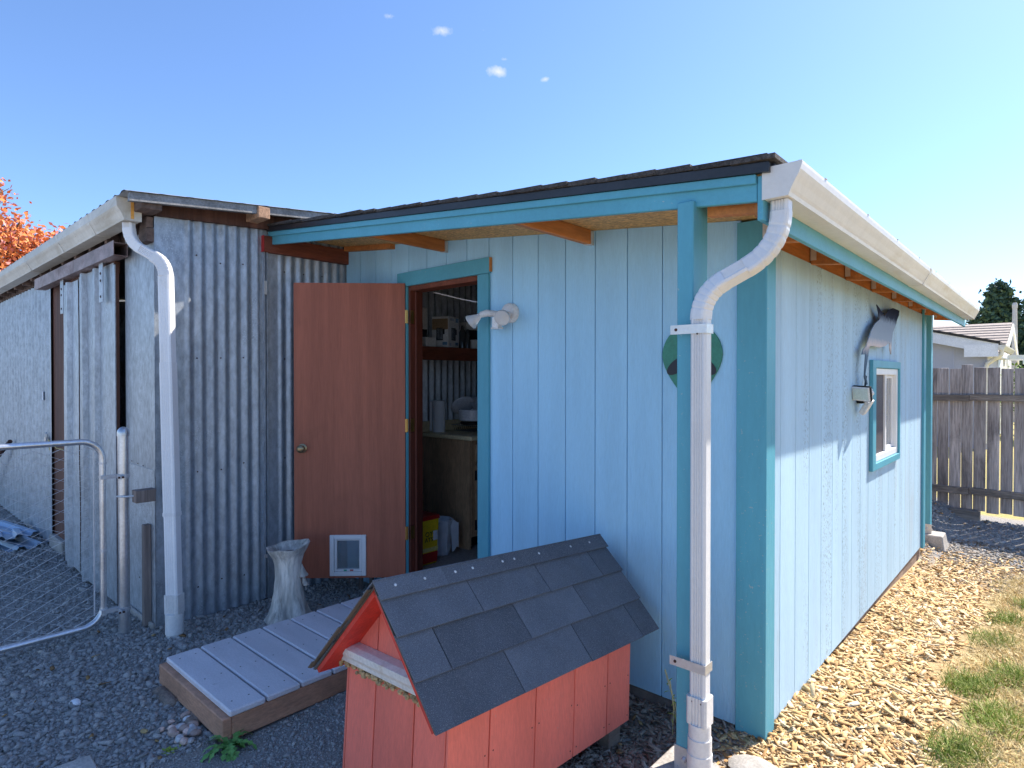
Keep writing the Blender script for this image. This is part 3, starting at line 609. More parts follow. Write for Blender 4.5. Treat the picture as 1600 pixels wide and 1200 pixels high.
for x in (-1.90, -.80):
    h = MB().box(x-.045, x+.045, YL-.085, YL-.079, 1.93, 2.22).build('hanger', 'galv_flat', sdoor, bevel=.002)
    for z in (1.97, 2.08, 2.13): MB().lathe([(.011, 0), (.007, .004), (.001, .005)], (x+.0, YL-.085, z), (0, -1, 0), 6).build('bolt', 'rust_iron', h)
m = MB().prism([(-.05, 0), (.03, 0), (.03, .085), (-.05, .085), (-.05, .08), (.026, .08), (.026, .005), (-.05, .005)], lambda a, b: (-2.75, YL-.06+a, 2.205+b), lambda a, b: (-.40, YL-.06+a, 2.20+b)); m.build('door_track', 'track', barn)
bx('door_track', 'track', barn, -2.75, -.40, YL-.112, YL-.109, 2.20, 2.295)
bx('header_beam', 'old_wood', barn, -7, .0, YL+.01, YL+.12, 2.32, 2.42, bevel=.004)
bx('corner_post', 'old_wood', barn, -.14, -.02, YL+.012, YL+.12, -.13, 2.42); bx('doorway_post', 'dark', barn, -.60, -.54, YL+.012, YL+.1, -.13, 2.3)  # doorway upright is near-black to stand in for shade in the door gap
# inside stays closed off
bx('inner_wall', 'dark', barn, -7.1, -.05, 2.58, 2.62, -.13, 2.87); MB().prism([(YL+.01, -.13), (2.6, -.13), (2.6, 2.86), (YL+.01, 2.47)], lambda a, b: (-7.2, a, b), lambda a, b: (-7.15, a, b)).build('end_wall', 'galv', barn)
# roof sheet, slope up towards the back, wavy verge
rz = lambda y: 2.475+.1*(y+1.5)
corr('roof_sheet', lambda y, o, v: (-7.5+v*7.70+.012*math.sin(y*40), y, rz(y)+o+.012*math.sin(v*60)*0), 4, -1.56, 3.0, .02, 'galv', barn, [(-1.56, 3)], .0, .2)
m = MB()
for i in range(180):
    for j in range(2): m.v.append((-7.5+i*.0431, -1.56+j*4.56, rz(-1.56+j*4.56)+.006+.009*math.sin(i*.0431*2*math.pi/.0746*.5)))
m.f = [(i*2, (i+1)*2, (i+1)*2+1, i*2+1) for i in range(179)]; m.build('roof_sheet', 'galv', barn, smooth=True, fixn=False)
MB().hexa([(.165, -1.54, rz(-1.54)-.055), (.20, -1.54, rz(-1.54)-.055), (.20, 2.9, rz(2.9)-.055), (.165, 2.9, rz(2.9)-.055), (.165, -1.54, rz(-1.54)-.003), (.20, -1.54, rz(-1.54)-.003), (.20, 2.9, rz(2.9)-.003), (.165, 2.9, rz(2.9)-.003)]).build('barge_board', 'galv_old', barn)
MB().hexa([(.0, YL, 2.40), (.035, YL, 2.40), (.035, 2.5, 2.62), (.0, 2.5, 2.62), (.0, YL, rz(YL)-.01), (.035, YL, rz(YL)-.01), (.035, 2.5, rz(2.5)-.01), (.0, 2.5, rz(2.5)-.01)]).build('rake_rafter', 'brown_post', barn)
for y0, y1, x1 in ((-1.47, -1.36, .17), (-.80, -.72, .215), (.1, .18, .2)):
    z1 = rz(y0)-.006; MB().box(-.5, x1, y0, y1, z1-.075, z1).build('purlin', 'end_grain' if y0 > -1 else 'old_wood', barn, bevel=.004)
x = -.28
while x > -6.8:
    bx('rafter_tail', 'old_wood', barn, x-.05, x, -1.43, YL-.005, 2.325, 2.43, bevel=.004); x -= .40
bx('eave_board', 'old_wood', barn, -7, .03, -1.42, -1.40, 2.395, 2.455)
for x0, x1 in ((-.12, .015),):
    MB().box(x0, x1, -1.40, YL-.006, 2.24, 2.32).build('broken_plank', 'old_wood', barn); MB().box(x0, x1-.01, -1.395, YL-.008, 2.325, 2.39).build('broken_plank', 'old_wood', barn)
lg = gutter(barn, 'old_gutter', (.03, -1.432, 2.345), (-1, 0, 0), 6.9, (0, -1, 0), 0, wtop=.13, wbot=.085, h=.125, seams=(.62, 1.45, 2.6, 4.2))
MB().box(.0345, .036, -1.487, -1.470, 2.352, 2.467).build('rust_streak', 'rust_stain', lg)
T0 = (-.045, -1.475, 2.342); A = (-.045, -1.47, 2.225); B2 = (.125, -1.33, 2.10); Z2 = (.225, -1.325, .05)
ds2, A, B2, u = downspout(barn, T0, A, B2, Z2, 'downspout', (.75, .66, 0), .085)
MB().sweep([A+u*.083, B2-u*.078], dprof(.060, .052), (.75, .66, 0)).build('offset_pipe', 'downspout', ds2)
elbow('elbow', 'downspout', ds2, A, B2, Z2, dprof(.074, .056), (.75, .66, 0), .08)
d2 = (Vector(Z2)-B2).normalized()
MB().sweep([B2+d2*.078, B2+d2*.62], dprof(.078, .056), (.85, .55, 0)).build('upper_pipe', 'downspout', ds2)
MB().sweep([B2+d2*.60, B2+d2*1.52], dprof(.084, .060), (.85, .55, 0)).build('lower_pipe', 'downspout', ds2)
MB().sweep([B2+d2*1.50, B2+d2*2.02], dprof(.080, .057), (.85, .55, 0)).build('lower_pipe', 'downspout', ds2)
MB().sweep([B2+d2*1.495, B2+d2*1.515], dprof(.089, .065), (.85, .55, 0)).build('pipe_strap', 'downspout', ds2)
MB().sweep([B2+d2*1.98, B2+d2*2.09], dprof(.092, .070), (.85, .55, 0)).build('pipe_adapter', 'pvc', ds2)
e = B2+d2*2.09
MB().lathe([(.050, -.12), (.050, 0), (.044, .0)], (e.x, e.y, e.z), (0, 0, 1), 28).build('pipe_collar', 'pvc', ds2, smooth=True)
MB().lathe([(.045, -.2), (.045, -.12)], (e.x, e.y, e.z), (0, 0, 1), 28).build('drain_pipe', 'pvc', ds2, smooth=True)
bx('label_sticker', 'paper', barn, -3.03, -2.99, YL-.013, YL-.010, 1.20, 1.28)
lk = MB().box(-2.86, -2.80, YL-.03, YL-.012, .80, .86).tube([(-2.85, YL-.02, .86), (-2.85, YL-.02, .89), (-2.83, YL-.02, .905), (-2.81, YL-.02, .89), (-2.81, YL-.02, .86)], .006, 6).build('padlock', 'strap', barn)

# ------------------------------------------------------------------ doghouse (stands a little out of level)
O_ = Vector((2.74, -1.422, -.018))
yw, pt, rl = -.015, -.079, .022
d_ = Vector((math.sin(yw)*math.cos(pt), math.cos(yw)*math.cos(pt), math.sin(pt))); c_ = Vector((math.cos(yw), -math.sin(yw), 0)); u_ = c_.cross(d_)
c_, u_ = c_*math.cos(rl)+u_*math.sin(rl), u_*math.cos(rl)-c_*math.sin(rl)
DH = Matrix(((c_.x, d_.x, u_.x, O_.x), (c_.y, d_.y, u_.y, O_.y), (c_.z, d_.z, u_.z, O_.z), (0, 0, 0, 1)))
wd, ln_ = .55, 1.105
dog = thing('doghouse', (2.46, -.9, gz(2.46, -.9)), 'red wooden doghouse with dark shingled gable roof', 'doghouse')
HR, HE = .754, .386; hw = wd/2; SL = (HR-HE)/(hw+.061)
def rfh(a): return HR-.016-SL*abs(a+hw)-.022     # underside of roof boards at a
def dpart(m, name, mat, par=dog, **k): return m.xf(DH).build(name, mat, par, **k)
dw = dpart(MB().box(-wd+.012, -.012, .012, ln_-.012, .01, .02), 'floor', 'dogred_in')
sb = [0, .19, .435, .678, .948-.03, ln_]
for s0, s1 in zip(sb[:-1], sb[1:]):
    for a0, a1 in ((-.010, 0.), (-wd, -wd+.010)):
        dpart(MB().box(a0, a1, s0+(.003 if s0 else 0), s1-.003, 0, rfh(0)-.004), 'side_plank', 'dogred', bevel=.0015)
for s0, s1 in zip(sb[:-1], sb[1:]):
    for bb in (s0+.02, s1-.02):
        for hh in (.03, .2):
            dpart(MB().lathe([(.003, 0), (.002, .0012), (.0005, .0014)], (.0002, bb, hh+random.uniform(-.01, .01)), (1, 0, 0), 7), 'nail_head', 'rust_iron')
fb = [-wd+.0105, -.375, -.165, -.0105]
for b0, b1 in ((0, .010), (ln_-.010, ln_)):
    for s0, s1 in zip(fb[:-1], fb[1:]):
        s0 += .003; s1 -= .003; poly = [(s0, 0), (s1, 0), (s1, rfh(s1))]
        if s0 < -hw < s1: poly.append((-hw, rfh(-hw)))
        poly.append((s0, rfh(s0)))
        dpart(MB().prism(poly, lambda a, b: (a, b0, b), lambda a, b: (a, b1, b)), 'gable_plank', 'dogred', bevel=.0012)
dpart(MB().prism([(-wd+.012, .02), (-.012, .02), (-.012, rfh(-.012)-.01), (-hw, rfh(-hw)-.01), (-wd+.012, rfh(-.012)-.01)], lambda a, b: (a, .0105, b), lambda a, b: (a, .016, b)), 'gable_backing', 'dogred_in')
dpart(MB().box(-.016, -.0105, .02, ln_-.02, .02, rfh(0)-.02), 'side_backing', 'dogred_in'); dpart(MB().box(-wd+.0105, -wd+.016, .02, ln_-.02, .02, rfh(0)-.02), 'side_backing', 'dogred_in')
for a0, b0 in ((-.075, .03), (-wd+.02, .03), (-.075, ln_-.13), (-wd+.02, ln_-.13)):
    m = MB().box(a0, a0+.055, b0, b0+.09, -.21, -.001); dpart(m, 'skid_block', 'treated', bevel=.003)
# roof boards and shingles; r=+1 right slope, -1 left slope
B0, B1 = -.107, 1.255; Ls = math.hypot(hw+.061, HR-HE); sx_ = (hw+.061)/Ls; sh_ = -(HR-HE)/Ls
def rp(r, s, b, n): return (-hw+r*(s*sx_+n*(-sh_)), b, HR+s*sh_+n*sx_)
def rbox(r, s0, s1, b0, b1, n0a, n0b, t0, t1):   # slope coords, n at s0/s1, thickness
    return MB().hexa([rp(r, s0, b0, n0a), rp(r, s0, b1, n0a), rp(r, s1, b1, n0b), rp(r, s1, b0, n0b), rp(r, s0, b0, n0a+t0), rp(r, s0, b1, n0a+t0), rp(r, s1, b1, n0b+t1), rp(r, s1, b0, n0b+t1)])
for r in (1, -1):
    rf = dpart(rbox(r, .012, Ls-.006, B0+.008, B1-.008, -.034, -.034, .016, .016), 'roof_board', 'dogred_in')
    dpart(rbox(r, .010, Ls+.0, B0+.003, B1-.003, -.0175, -.0175, .003, .003), 'underlay', 'shingle_old', rf)
    if r == -1:
        for k in range(5):
            dpart(rbox(r, .03+.11*k, min(Ls+.008, .03+.11*k+.17), B0-.014+.005*(k % 2), B0+.03, -.012+.003*k, -.012+.003*k, .004, .004), 'shingle_edge', 'shingle_old', rf)
    rows = [(.05, .203, .014, (.288, .688, 1.086)), (.19, .350, .007, (.047, .453, .851)), (.335, Ls+.006, .0, (.298, .707, 1.11))]
    for s0, s1, nn, seams in rows:
        eds = [B0]+list(seams)+[B1+.002]
        for e0, e1 in zip(eds[:-1], eds[1:]):
            j = random.uniform(-.002, .003); dz = random.uniform(0, .0012)
            dpart(rbox(r, s0, s1+j, e0+.0022, e1-.0022, -.0145+nn*.15, -.0135+nn*.62+dz, .0030, .0062), 'shingle', 'shingle', rf)
    caps = [B0-.002, .19, .50, .80, 1.06, B1+.004]
    for e0, e1 in zip(caps[:-1], caps[1:]):
        dpart(rbox(r, -.003, .072, e0, e1-.0005, -.004, -.001, .0045, .0055), 'ridge_cap', 'shingle', rf)
    if r == 1:
        for b in (-.033, .097, .245, .336, .507, .579, .743, .977, 1.131):
            c0 = Vector(rp(1, .031, b, .0032)); nr = Vector((-sh_, 0, sx_))
            dpart(MB().lathe([(.0055, 0), (.005, .0012), (.001, .0016)], c0, nr, 10), 'roofing_nail', 'nail', rf)
# moulding and crumbling foam across the gable
ml = lambda b: -hw-(.716-b)/1.095*.985
mo = dpart(MB().prism([(0, .400), (-.018, .400), (-.030, .408), (-.034, .425), (-.046, .440), (-.050, .462), (-.03, .472), (0, .478)], lambda a, b: (ml(b), a-.0005, b), lambda a, b: (-wd-ml(b), a-.0005, b)), 'moulding', 'trim_white', bevel=.001)
m = MB()
for i in range(150):
    a = -wd-.006+random.random()*(wd-.0); r0 = random.uniform(.005, .0095); cc = Vector((a, -.006-random.random()*.022, .397+random.uniform(-.014, .006)))
    m.lathe([(r0*.4, -r0*.9), (r0, -r0*.2), (r0*.85, r0*.5), (r0*.3, r0*.9)], cc, (random.uniform(-.6, .6), random.uniform(-.6, .6), 1), 6)
dpart(m, 'foam_bead', 'foam', mo)

# ------------------------------------------------------------------ deck step
deck = thing('deck_step', (1.15, -.8, -.13), 'low wooden deck step with grey lilac painted boards in front of the door', 'deck')
y = -1.557
for i in range(9):
    y1 = y+.157; MB().box(.787+random.uniform(-.006, .006), 1.532+random.uniform(-.005, .005), y, y1, -.030, random.uniform(-.002, .001)).build('board', 'deck_board', deck, bevel=.006)
    for sx in (.86, 1.17, 1.46):
        for sy in (.04, .115): MB().lathe([(.004, 0), (.001, .0006)], (sx, y+sy, .0005), (0, 0, 1), 6).build('screw', 'dark', deck)
    y += .1665
bx('end_joist', 'deck_skirt', deck, .775, 1.527, -1.585, -1.545, -.128, -.031, bevel=.004)
bx('side_joist', 'deck_skirt', deck, 1.485, 1.525, -1.5445, -.06, -.135, -.0315, bevel=.004); bx('side_joist', 'deck_skirt', deck, .79, .83, -1.5445, -.06, -.135, -.0315, bevel=.004)
sb_ = MB().lathe([(.03, -.11), (.045, -.09), (.047, .09), (.03, .11)], (.93, -1.605, -.155), (1, .0, 0), 9).build('stone_block', 'stone_block', None, bevel=.006)
tag(sb_, 'brown stone block wedged under the deck end, left of the pebbles', 'stone')
tag(MB().box(1.17, 1.28, -1.63, -1.56, -.19, -.118).build('stone_block', 'stone_block', None, bevel=.012), 'brown stone block under the deck end, right beside the pebbles', 'stone')
tag(MB().prism([(0, 0), (.26, .02), (.28, .19), (.02, .2)], lambda a, b: (1.20+a, -2.18+b, -.16), lambda a, b: (1.20+a, -2.18+b, -.118)).build('paving_slab', 'concrete', None, bevel=.006), 'grey paving slab half sunk in the gravel', 'paving slab')

def blob(c, r, sq=(1, 1, .7), seed=0, rot=0, sub=2, rough=.18):
    bm = bmesh.new(); bmesh.ops.create_icosphere(bm, subdivisions=sub, radius=1)
    m = MB(); ca, sa = math.cos(rot), math.sin(rot)
    for v in bm.verts:
        k = r*(1+rough*mnoise.noise(v.co*1.4+Vector((seed*3.1, seed, 0)))); x, yv, z = v.co.x*k*sq[0], v.co.y*k*sq[1], v.co.z*k*sq[2]
        m.v.append((c[0]+x*ca-yv*sa, c[1]+x*sa+yv*ca, c[2]+z))
    m.f = [tuple(v.index for v in f.verts) for f in bm.faces]; bm.free(); return m
pk = 0
for i in range(26):
    x = random.gauss(1.31, .055); y = random.gauss(-1.64, .04)
    if y > -1.60: y = -1.60-random.random()*.05
    r = random.uniform(.013, .023)
    o = blob((x, y, gz(x, y)+r*.85), r, (1.2, .85, .7), i, random.random()*6).build('pebble', 'pebble' if i % 3 else 'pebble_grey', None, smooth=True)
    tag(o, 'smooth rounded pebble in the small heap at the deck corner', 'pebble', 'pebbles heaped at the deck corner')
tag(blob((.70, -1.92, gz(.7, -1.92)+.012), .026, (1.3, .9, .6), 77).build('pebble', 'paper', None, smooth=True), 'single white stone lying alone on the dark gravel', 'pebble')

# ------------------------------------------------------------------ plants
def leaf(m, base, az, el, length, width, curl=.5, lobes=0, n=7):
    b = Vector(base); dirh = Vector((math.cos(az), math.sin(az), 0)); side = Vector((-dirh.y, dirh.x, 0)); vs = []; p = b.copy(); e = el
    for i in range(n+1):
        t = i/n; w = width*(math.sin(math.pi*min(1, t*.93+.04))**.7)*(1+(.45*(1 if i % 2 else -1) if lobes else 0))
        vs += [p-side*w, p+Vector((0, 0, -w*.25)), p+side*w]; p = p+(dirh*math.cos(e)+Vector((0, 0, math.sin(e))))*(length/n); e -= curl/n*2
    m.add(vs, [f for i in range(n) for f in ((i*3, i*3+1, i*3+4, i*3+3), (i*3+1, i*3+2, i*3+5, i*3+4))])
dn = thing('dandelion', (1.545, -1.56, -.14), 'dark green dandelion rosette growing at the near corner of the deck', 'plant')
for i in range(22):
    a = i*2.39996; m = MB(); leaf(m, (1.555+random.uniform(-.02, .02), -1.57+random.uniform(-.02, .02), gz(1.5, -1.57)+.012), a, random.uniform(.35, 1.1), random.uniform(.10, .20), random.uniform(.009, .016), 1.1, 1, 11)
    m.build('leaf', 'weed', dn, fixn=False)
mo = thing('small_weed', (1.39, -1.74, -.14), 'tiny light green weed in the gravel below the pebbles', 'plant')
for i in range(26):
    m = MB(); leaf(m, (1.39+random.gauss(0, .012), -1.74+random.gauss(0, .012), gz(1.39, -1.74)), random.random()*6.28, random.uniform(.5, 1.3), random.uniform(.02, .035), .004, .9); m.build('leaf', 'grass_green', mo, fixn=False)
wd_ = thing('tall_weed', (2.93, -.17, -.2), 'spindly dry weed stems growing at the wall beside the porch post', 'plant')
for i in range(6):
    a = random.random()*6.28; b = Vector((2.90+random.gauss(0, .03), -.16+random.gauss(0, .02), gz(2.9, -.16))); tip = b+Vector((math.cos(a)*.07, math.sin(a)*.05, random.uniform(.14, .3)))
    st = MB().tube([b, (b+tip)/2+Vector((.01, 0, .01)), tip], .0016, 5).build('stem', 'straw', wd_)
    for k in range(3):
        m = MB(); leaf(m, b.lerp(tip, .3+.25*k), random.random()*6.28, .7, .04, .003, .6); m.build('leaf', 'grass_green', st, fixn=False)

# ------------------------------------------------------------------ stump planter with two mushrooms
st = thing('stump_planter', (.465, -.726, -.13), 'grey tree stump shaped planter with two small mushrooms on its side', 'planter')
prof = [(0, .150), (.03, .128), (.09, .108), (.18, .090), (.28, .080), (.36, .082), (.41, .095), (.455, .122), (.475, .130)]
def stump_r(a, h):
    hs = [p[0] for p in prof]; r = float(np.interp(h, hs, [p[1] for p in prof]))
    root = .35*max(0, 1-h/.16); r *= 1+root*.35*math.sin(a*5+1)+.07*math.sin(a*3+h*5)+.045*mnoise.noise(Vector((math.cos(a)*5, math.sin(a)*5, h*7)))+.018*math.sin(a*17+4*mnoise.noise(Vector((a, h*6, 0))))
    return r
def sp_(u, v):
    a = u*2*math.pi; h = v*.475; r = stump_r(a, h); return (.465+r*math.cos(a), -.726+r*math.sin(a), -.14+h+(.012*math.sin(a+.5)+.004*math.sin(a*5))*v**4)
m = MB().grid(72, 30, sp_); body = m.build('stump', 'stump', st, smooth=True, fixn=False)
def top_(u, v):
    a = u*2*math.pi; k = 1-v*.45; r = stump_r(a, .475)*k; return (.465+r*math.cos(a), -.726+r*math.sin(a), -.14+.475+(.012*math.sin(a+.5)+.004*math.sin(a*5))-(.07*max(0, v-.25)**1.0))
MB().grid(72, 5, top_).build('rim', 'stump', st, smooth=True, fixn=False)
MB().lathe([(.075, 0), (.001, .002)], (.465, -.726, .285), (0, 0, 1), 20).build('soil', 'dark', st)
tow = Vector((CAM.x-.465, CAM.y+.726, 0)).normalized(); rgt = Vector((-tow.y, tow.x, 0))
for (k, z, s) in ((1.0, .145, 1.0), (1.18, .085, .62)):
    c = Vector((.465, -.726, z))+tow*.045+rgt*.086*k
    mm = MB().lathe([(.030*s, 0), (.029*s, .004), (.020*s, .022*s), (.010*s, .055*s), (.004*s, .075*s), (.001, .08*s)], c, (rgt*-.15+Vector((0, 0, 1))), 18).build('mushroom_cap', 'stump', st, smooth=True)
    MB().lathe([(.008*s, -.05*s), (.007*s, .0)], c, (0, 0, 1), 10).build('mushroom_stem', 'stump', mm)

# ------------------------------------------------------------------ gate post and chain link gate
gp = thing('gate_post', (-.05, -1.51, -.15), 'round galvanised gate post with a domed cap standing at the barn corner', 'post')
MB().lathe([(.030, -.1), (.030, 1.21)], (-.05, -1.51, -.14), (0, 0, 1), 24).build('tube', 'steel_pipe', gp, smooth=True)
MB().lathe([(.033, 0), (.033, .02), (.030, .035), (.020, .048), (.006, .054), (.001, .055)], (-.05, -1.51, 1.06), (0, 0, 1), 24).build('cap', 'steel_pipe', gp, smooth=True)
for z in (.82, .02):
    c = MB().lathe([(.034, -.011), (.034, .011)], (-.05, -1.51, z), (0, 0, 1), 20).box(-.045, .025, -1.545, -1.540, z-.011, z+.011).box(-.09, -.07, -1.62, -1.53, z-.013, z+.009).build('hinge_clamp', 'galv_wire', gp)
    MB().lathe([(.006, 0), (.006, .03)], (.015, -1.555, z), (0, 1, 0), 8).build('bolt', 'rust_iron', gp)
blk = MB().box(-.018, .052, -1.475, -1.365, .66, .735).build('spacer_block', 'grey_wood', gp, bevel=.003, label='short dark wooden block bolted between the post and the barn wall')
MB().tube([(-.05, -1.546, .70), (.0, -1.52, .70), (.01, -1.47, .70)], .006, 8).build('eye_bolt', 'strap', blk)
gate = thing('chain_link_gate', (-.1, -2.15, -.07), 'galvanised chain link gate with rounded pipe frame, hung from the post', 'gate')
GY0, GY1, GZ0, GZ1, GR = -1.605, -2.78, -.058, 1.035, .11
pts = []
for cy, cz, a0 in ((GY0-GR, GZ1-GR, 0), (GY1+GR, GZ1-GR, 90), (GY1+GR, GZ0+GR, 180), (GY0-GR, GZ0+GR, 270)):
    for k in range(9):
        a = R(a0+k*90/8); pts.append((-.1, cy+GR*math.cos(a), cz+GR*math.sin(a)))
pts.append(pts[0]); pts.append(pts[1])
MB().tube(pts, .0175, 14, up=(1, 0, 0)).build('frame', 'steel_pipe', gate, smooth=True)
for z in (.90, .82, .38, .03, -.0): MB().lathe([(.0205, -.006), (.0205, .006)], (-.1, GY0, z), (0, 0, 1), 14).build('tension_band', 'galv_wire', gate)
MB().tube([(-.1, GY0-.045, GZ0+.06), (-.1, GY0-.045, GZ1-.06)], .004, 6).build('tension_bar', 'galv_wire', gate)
p = .0625; k = 0; yw_ = GY0-.05; first = None
while yw_ > GY1+.05:
    if first is None:
        pts = []; z = GZ0+.02; i = 0
        while z < GZ1-.01:
            pts.append((-.1+.003*(1 if i % 2 else -1), -p*.5*(1 if i % 2 else -1)*1.02, z)); z += p*.5*.95; i += 1
        first = MB().tube(pts, .0021, 5, up=(1, 0, 0)).build('wire', 'galv_wire', gate); wz = WM[first.name].z
        me_ = first.data; first.location = Vector((-.1, yw_, wz))-WM[gate.name]
    else:
        o = bpy.data.objects.new('wire', me_); COL.objects.link(o); o.parent = gate; o.location = Vector((-.1, yw_, wz+(0)))-WM[gate.name]; o.scale = (1, -1 if k % 2 else 1, 1)
    yw_ -= p; k += 1
MB().tube([(-.1, -1.86, 1.0), (-.1, -1.865, 1.06), (-.09, -1.85, 1.035), (-.1, -1.83, 1.01), (-.085, -1.80, 1.0)], .0025, 5).build('tie_wire', 'straw', gate)

# ------------------------------------------------------------------ things lying behind the gate
lp = MB().tube([(-4.40, -1.40, .715), (-5.9, -1.66, -.12)], .022, 12).build('leaning_pipe', 'rust_iron', None, smooth=True); tag(lp, 'rusty dark pipe leaning on the barn wall behind the gate', 'pipe')
for i, (x, y, z, rz_, tl, lab) in enumerate(((-3.35, -1.62, .0, .15, 0, 'pale blue ribbed roofing offcut lying lowest behind the gate'), (-3.5, -1.60, .035, -.1, .06, 'pale blue roofing offcut in the middle of the pile behind the gate'), (-3.75, -1.66, .075, .3, -.05, 'pale blue roofing offcut on top of the pile behind the gate'))):
    m = MB(); Lx = .62; ca, sa = math.cos(rz_), math.sin(rz_)
    pr = [(0, 0), (.05, 0), (.07, .03), (.11, .03), (.13, 0), (.19, 0), (.21, .03), (.25, .03), (.27, 0)]
    pr2 = pr+[(a, b-.004) for a, b in pr[::-1]]
    m.prism(pr2, lambda a, b: (x-a*sa, y-.13+a*ca, gz(x, y)+.02+z+b), lambda a, b: (x+Lx*ca-a*sa, y-.13+Lx*sa+a*ca, gz(x, y)+.02+z+b+tl))
    tag(m.build('roofing_offcut', 'blue_sheet', None), lab, 'metal sheet', 'roofing offcuts piled behind the gate')
for x, y, h, lab in ((.33, -.12, .16, 'leftmost short weathered stake standing under the open door'), (.42, -.09, .12, 'second short weathered stake from the left under the open door'), (.58, -.10, .15, 'third short weathered stake from the left under the open door'), (.70, -.07, .11, 'rightmost short weathered stake under the open door')):
    tag(MB().box(x, x+.035, y, y+.022, -.17, -.15+h).build('wooden_stake', 'grey_wood', None, bevel=.003), lab, 'stake', 'stakes under the open door')

# ------------------------------------------------------------------ floodlights
fl = thing('flood_light', (1.735, -.03, 1.72), 'white twin floodlight with round glass bulbs on the front wall beside the door', 'floodlight', 'floodlights on the shed walls')
MB().lathe([(.058, 0), (.058, .022), (.052, .034), (.05, .034)], (1.735, -.003, 1.788), (0, -1, 0), 28).build('base_plate', 'lamp_white', fl, smooth=True)
MB().lathe([(.053, 0), (.040, .008), (.001, .010)], (1.735, -.038, 1.788), (0, -1, 0), 28).build('cover', 'lamp_white', fl, smooth=True)
MB().tube([(1.70, -.04, 1.785), (1.665, -.075, 1.785), (1.625, -.10, 1.788), (1.59, -.115, 1.780)], .018, 14, scales=[.7, 1, 1.15, 1.0]).build('lamp_holder', 'lamp_white', fl, smooth=True)
b1 = Vector((1.585, -.118, 1.775)); ax1 = Vector((-.75, -.35, -.55)).normalized()
MB().lathe([(.012, -.01), (.016, .0), (.020, .012), (.044, .062), (.046, .068), (.043, .072), (.001, .078)], b1, ax1, 24).build('bulb', 'lamp_glass', fl, smooth=True)
MB().tube([(1.745, -.045, 1.775), (1.755, -.075, 1.768), (1.765, -.09, 1.765)], .020, 14).build('lamp_holder', 'lamp_white', fl, smooth=True)
b2 = Vector((1.762, -.088, 1.772)); ax2 = Vector((.35, -.78, -.38)).normalized()
MB().lathe([(.018, -.012), (.024, .0), (.042, .042), (.046, .060), (.044, .066), (.02, .074), (.001, .076)], b2, ax2, 26).build('bulb', 'lamp_glass', fl, smooth=True)
MB().lathe([(.030, .02), (.041, .040)], b2, ax2, 26).build('reflector', 'chrome', fl, smooth=True)
bx('motion_sensor', 'lamp_white', fl, 1.655, 1.705, -.09, -.05, 1.70, 1.765, bevel=.005); bx('sensor_lip', 'lamp_white', fl, 1.652, 1.712, -.095, -.05, 1.694, 1.703, bevel=.002)
f2 = thing('flood_light', (W+.02, 1.62, 1.25), 'black and white twin LED floodlight beside the small window on the right wall', 'floodlight', 'floodlights on the shed walls')
FY = 1.62
bx('mount', 'dark', f2, W+.003, W+.04, FY-.05, FY+.05, 1.25, 1.36, bevel=.006)
bx('arm', 'lamp_white', f2, W+.04, W+.085, FY-.055, FY-.005, 1.26, 1.345, bevel=.006)
def tilt_box(name, mat, c, ex, ey, ez, rx, ry, rzz, par, bev=.004):
    mt = Matrix.Translation(c) @ Matrix.Rotation(rzz, 4, 'Z') @ Matrix.Rotation(ry, 4, 'Y') @ Matrix.Rotation(rx, 4, 'X')
    return MB().box(-ex, ex, -ey, ey, -ez, ez).xf(mt).build(name, mat, par, bevel=bev)
c = (W+.058, FY-.15, 1.315)
hd = tilt_box('lamp_head', 'dark', c, .055, .012, .046, .25, .06, -.35, f2); 
dv = Matrix.Rotation(-.35, 4, 'Z') @ Matrix.Rotation(.06, 4, 'Y') @ Matrix.Rotation(.25, 4, 'X') @ Vector((0, -1, 0))
tilt_box('bezel', 'lamp_white', Vector(c)+dv*.0135, .054, .004, .043, .25, .06, -.35, hd, .003); tilt_box('lens', 'lamp_face', Vector(c)+dv*.0185, .045, .002, .033, .25, .06, -.35, hd, 0)
MB().lathe([(.012, 0), (.014, .012), (.006, .02), (.001, .021)], (W+.088, FY-.057, 1.315), (.3, -1, 0), 14).build('knob', 'white_plastic', f2, smooth=True)
MB().tube([(W+.03, FY-.04, 1.29), (W+.045, FY-.09, 1.30), (W+.055, FY-.13, 1.31)], .008, 8).build('arm', 'dark', f2)
h2 = tilt_box('lamp_head', 'lamp_white', (W+.055, FY-.05, 1.225), .016, .02, .045, .2, .55, -.1, f2); tilt_box('lens', 'lamp_white', (W+.075, FY-.06, 1.235), .006, .019, .043, .2, .55, -.1, h2, .002)
MB().tube([(W+.02, 1.69, 1.35), (W+.02, 1.72, 1.36), (W+.018, 1.75, 1.42)], .006, 6).build('cable', 'dark', f2)

# ------------------------------------------------------------------ wall ornaments
wh = [(1.889, 1.887), (2.026, 1.855), (2.119, 1.829), (2.261, 1.886), (2.4, 1.907), (2.626, 1.907), (2.609, 1.872), (2.537, 1.83), (2.491, 1.788), (2.394, 1.732), (2.362, 1.671), (2.342, 1.575), (2.297, 1.61), (2.284, 1.656), (2.161, 1.628), (1.983, 1.61), (1.816, 1.613), (1.694, 1.608), (1.66, 1.557), (1.626, 1.495), (1.589, 1.433), (1.647, 1.369), (1.612, 1.365), (1.564, 1.417), (1.576, 1.483), (1.595, 1.553), (1.503, 1.55), (1.531, 1.581), (1.615, 1.607), (1.666, 1.65), (1.745, 1.712), (1.845, 1.76), (1.978, 1.797), (1.943, 1.838)]
tag(MB().prism(wh, lambda a, b: (W+.044, a, b), lambda a, b: (W+.05, a, b)).build('dolphin_sign', 'dolphin_paint', None), 'grey leaping dolphin cutout, tail up, hung above the small window', 'wall ornament')
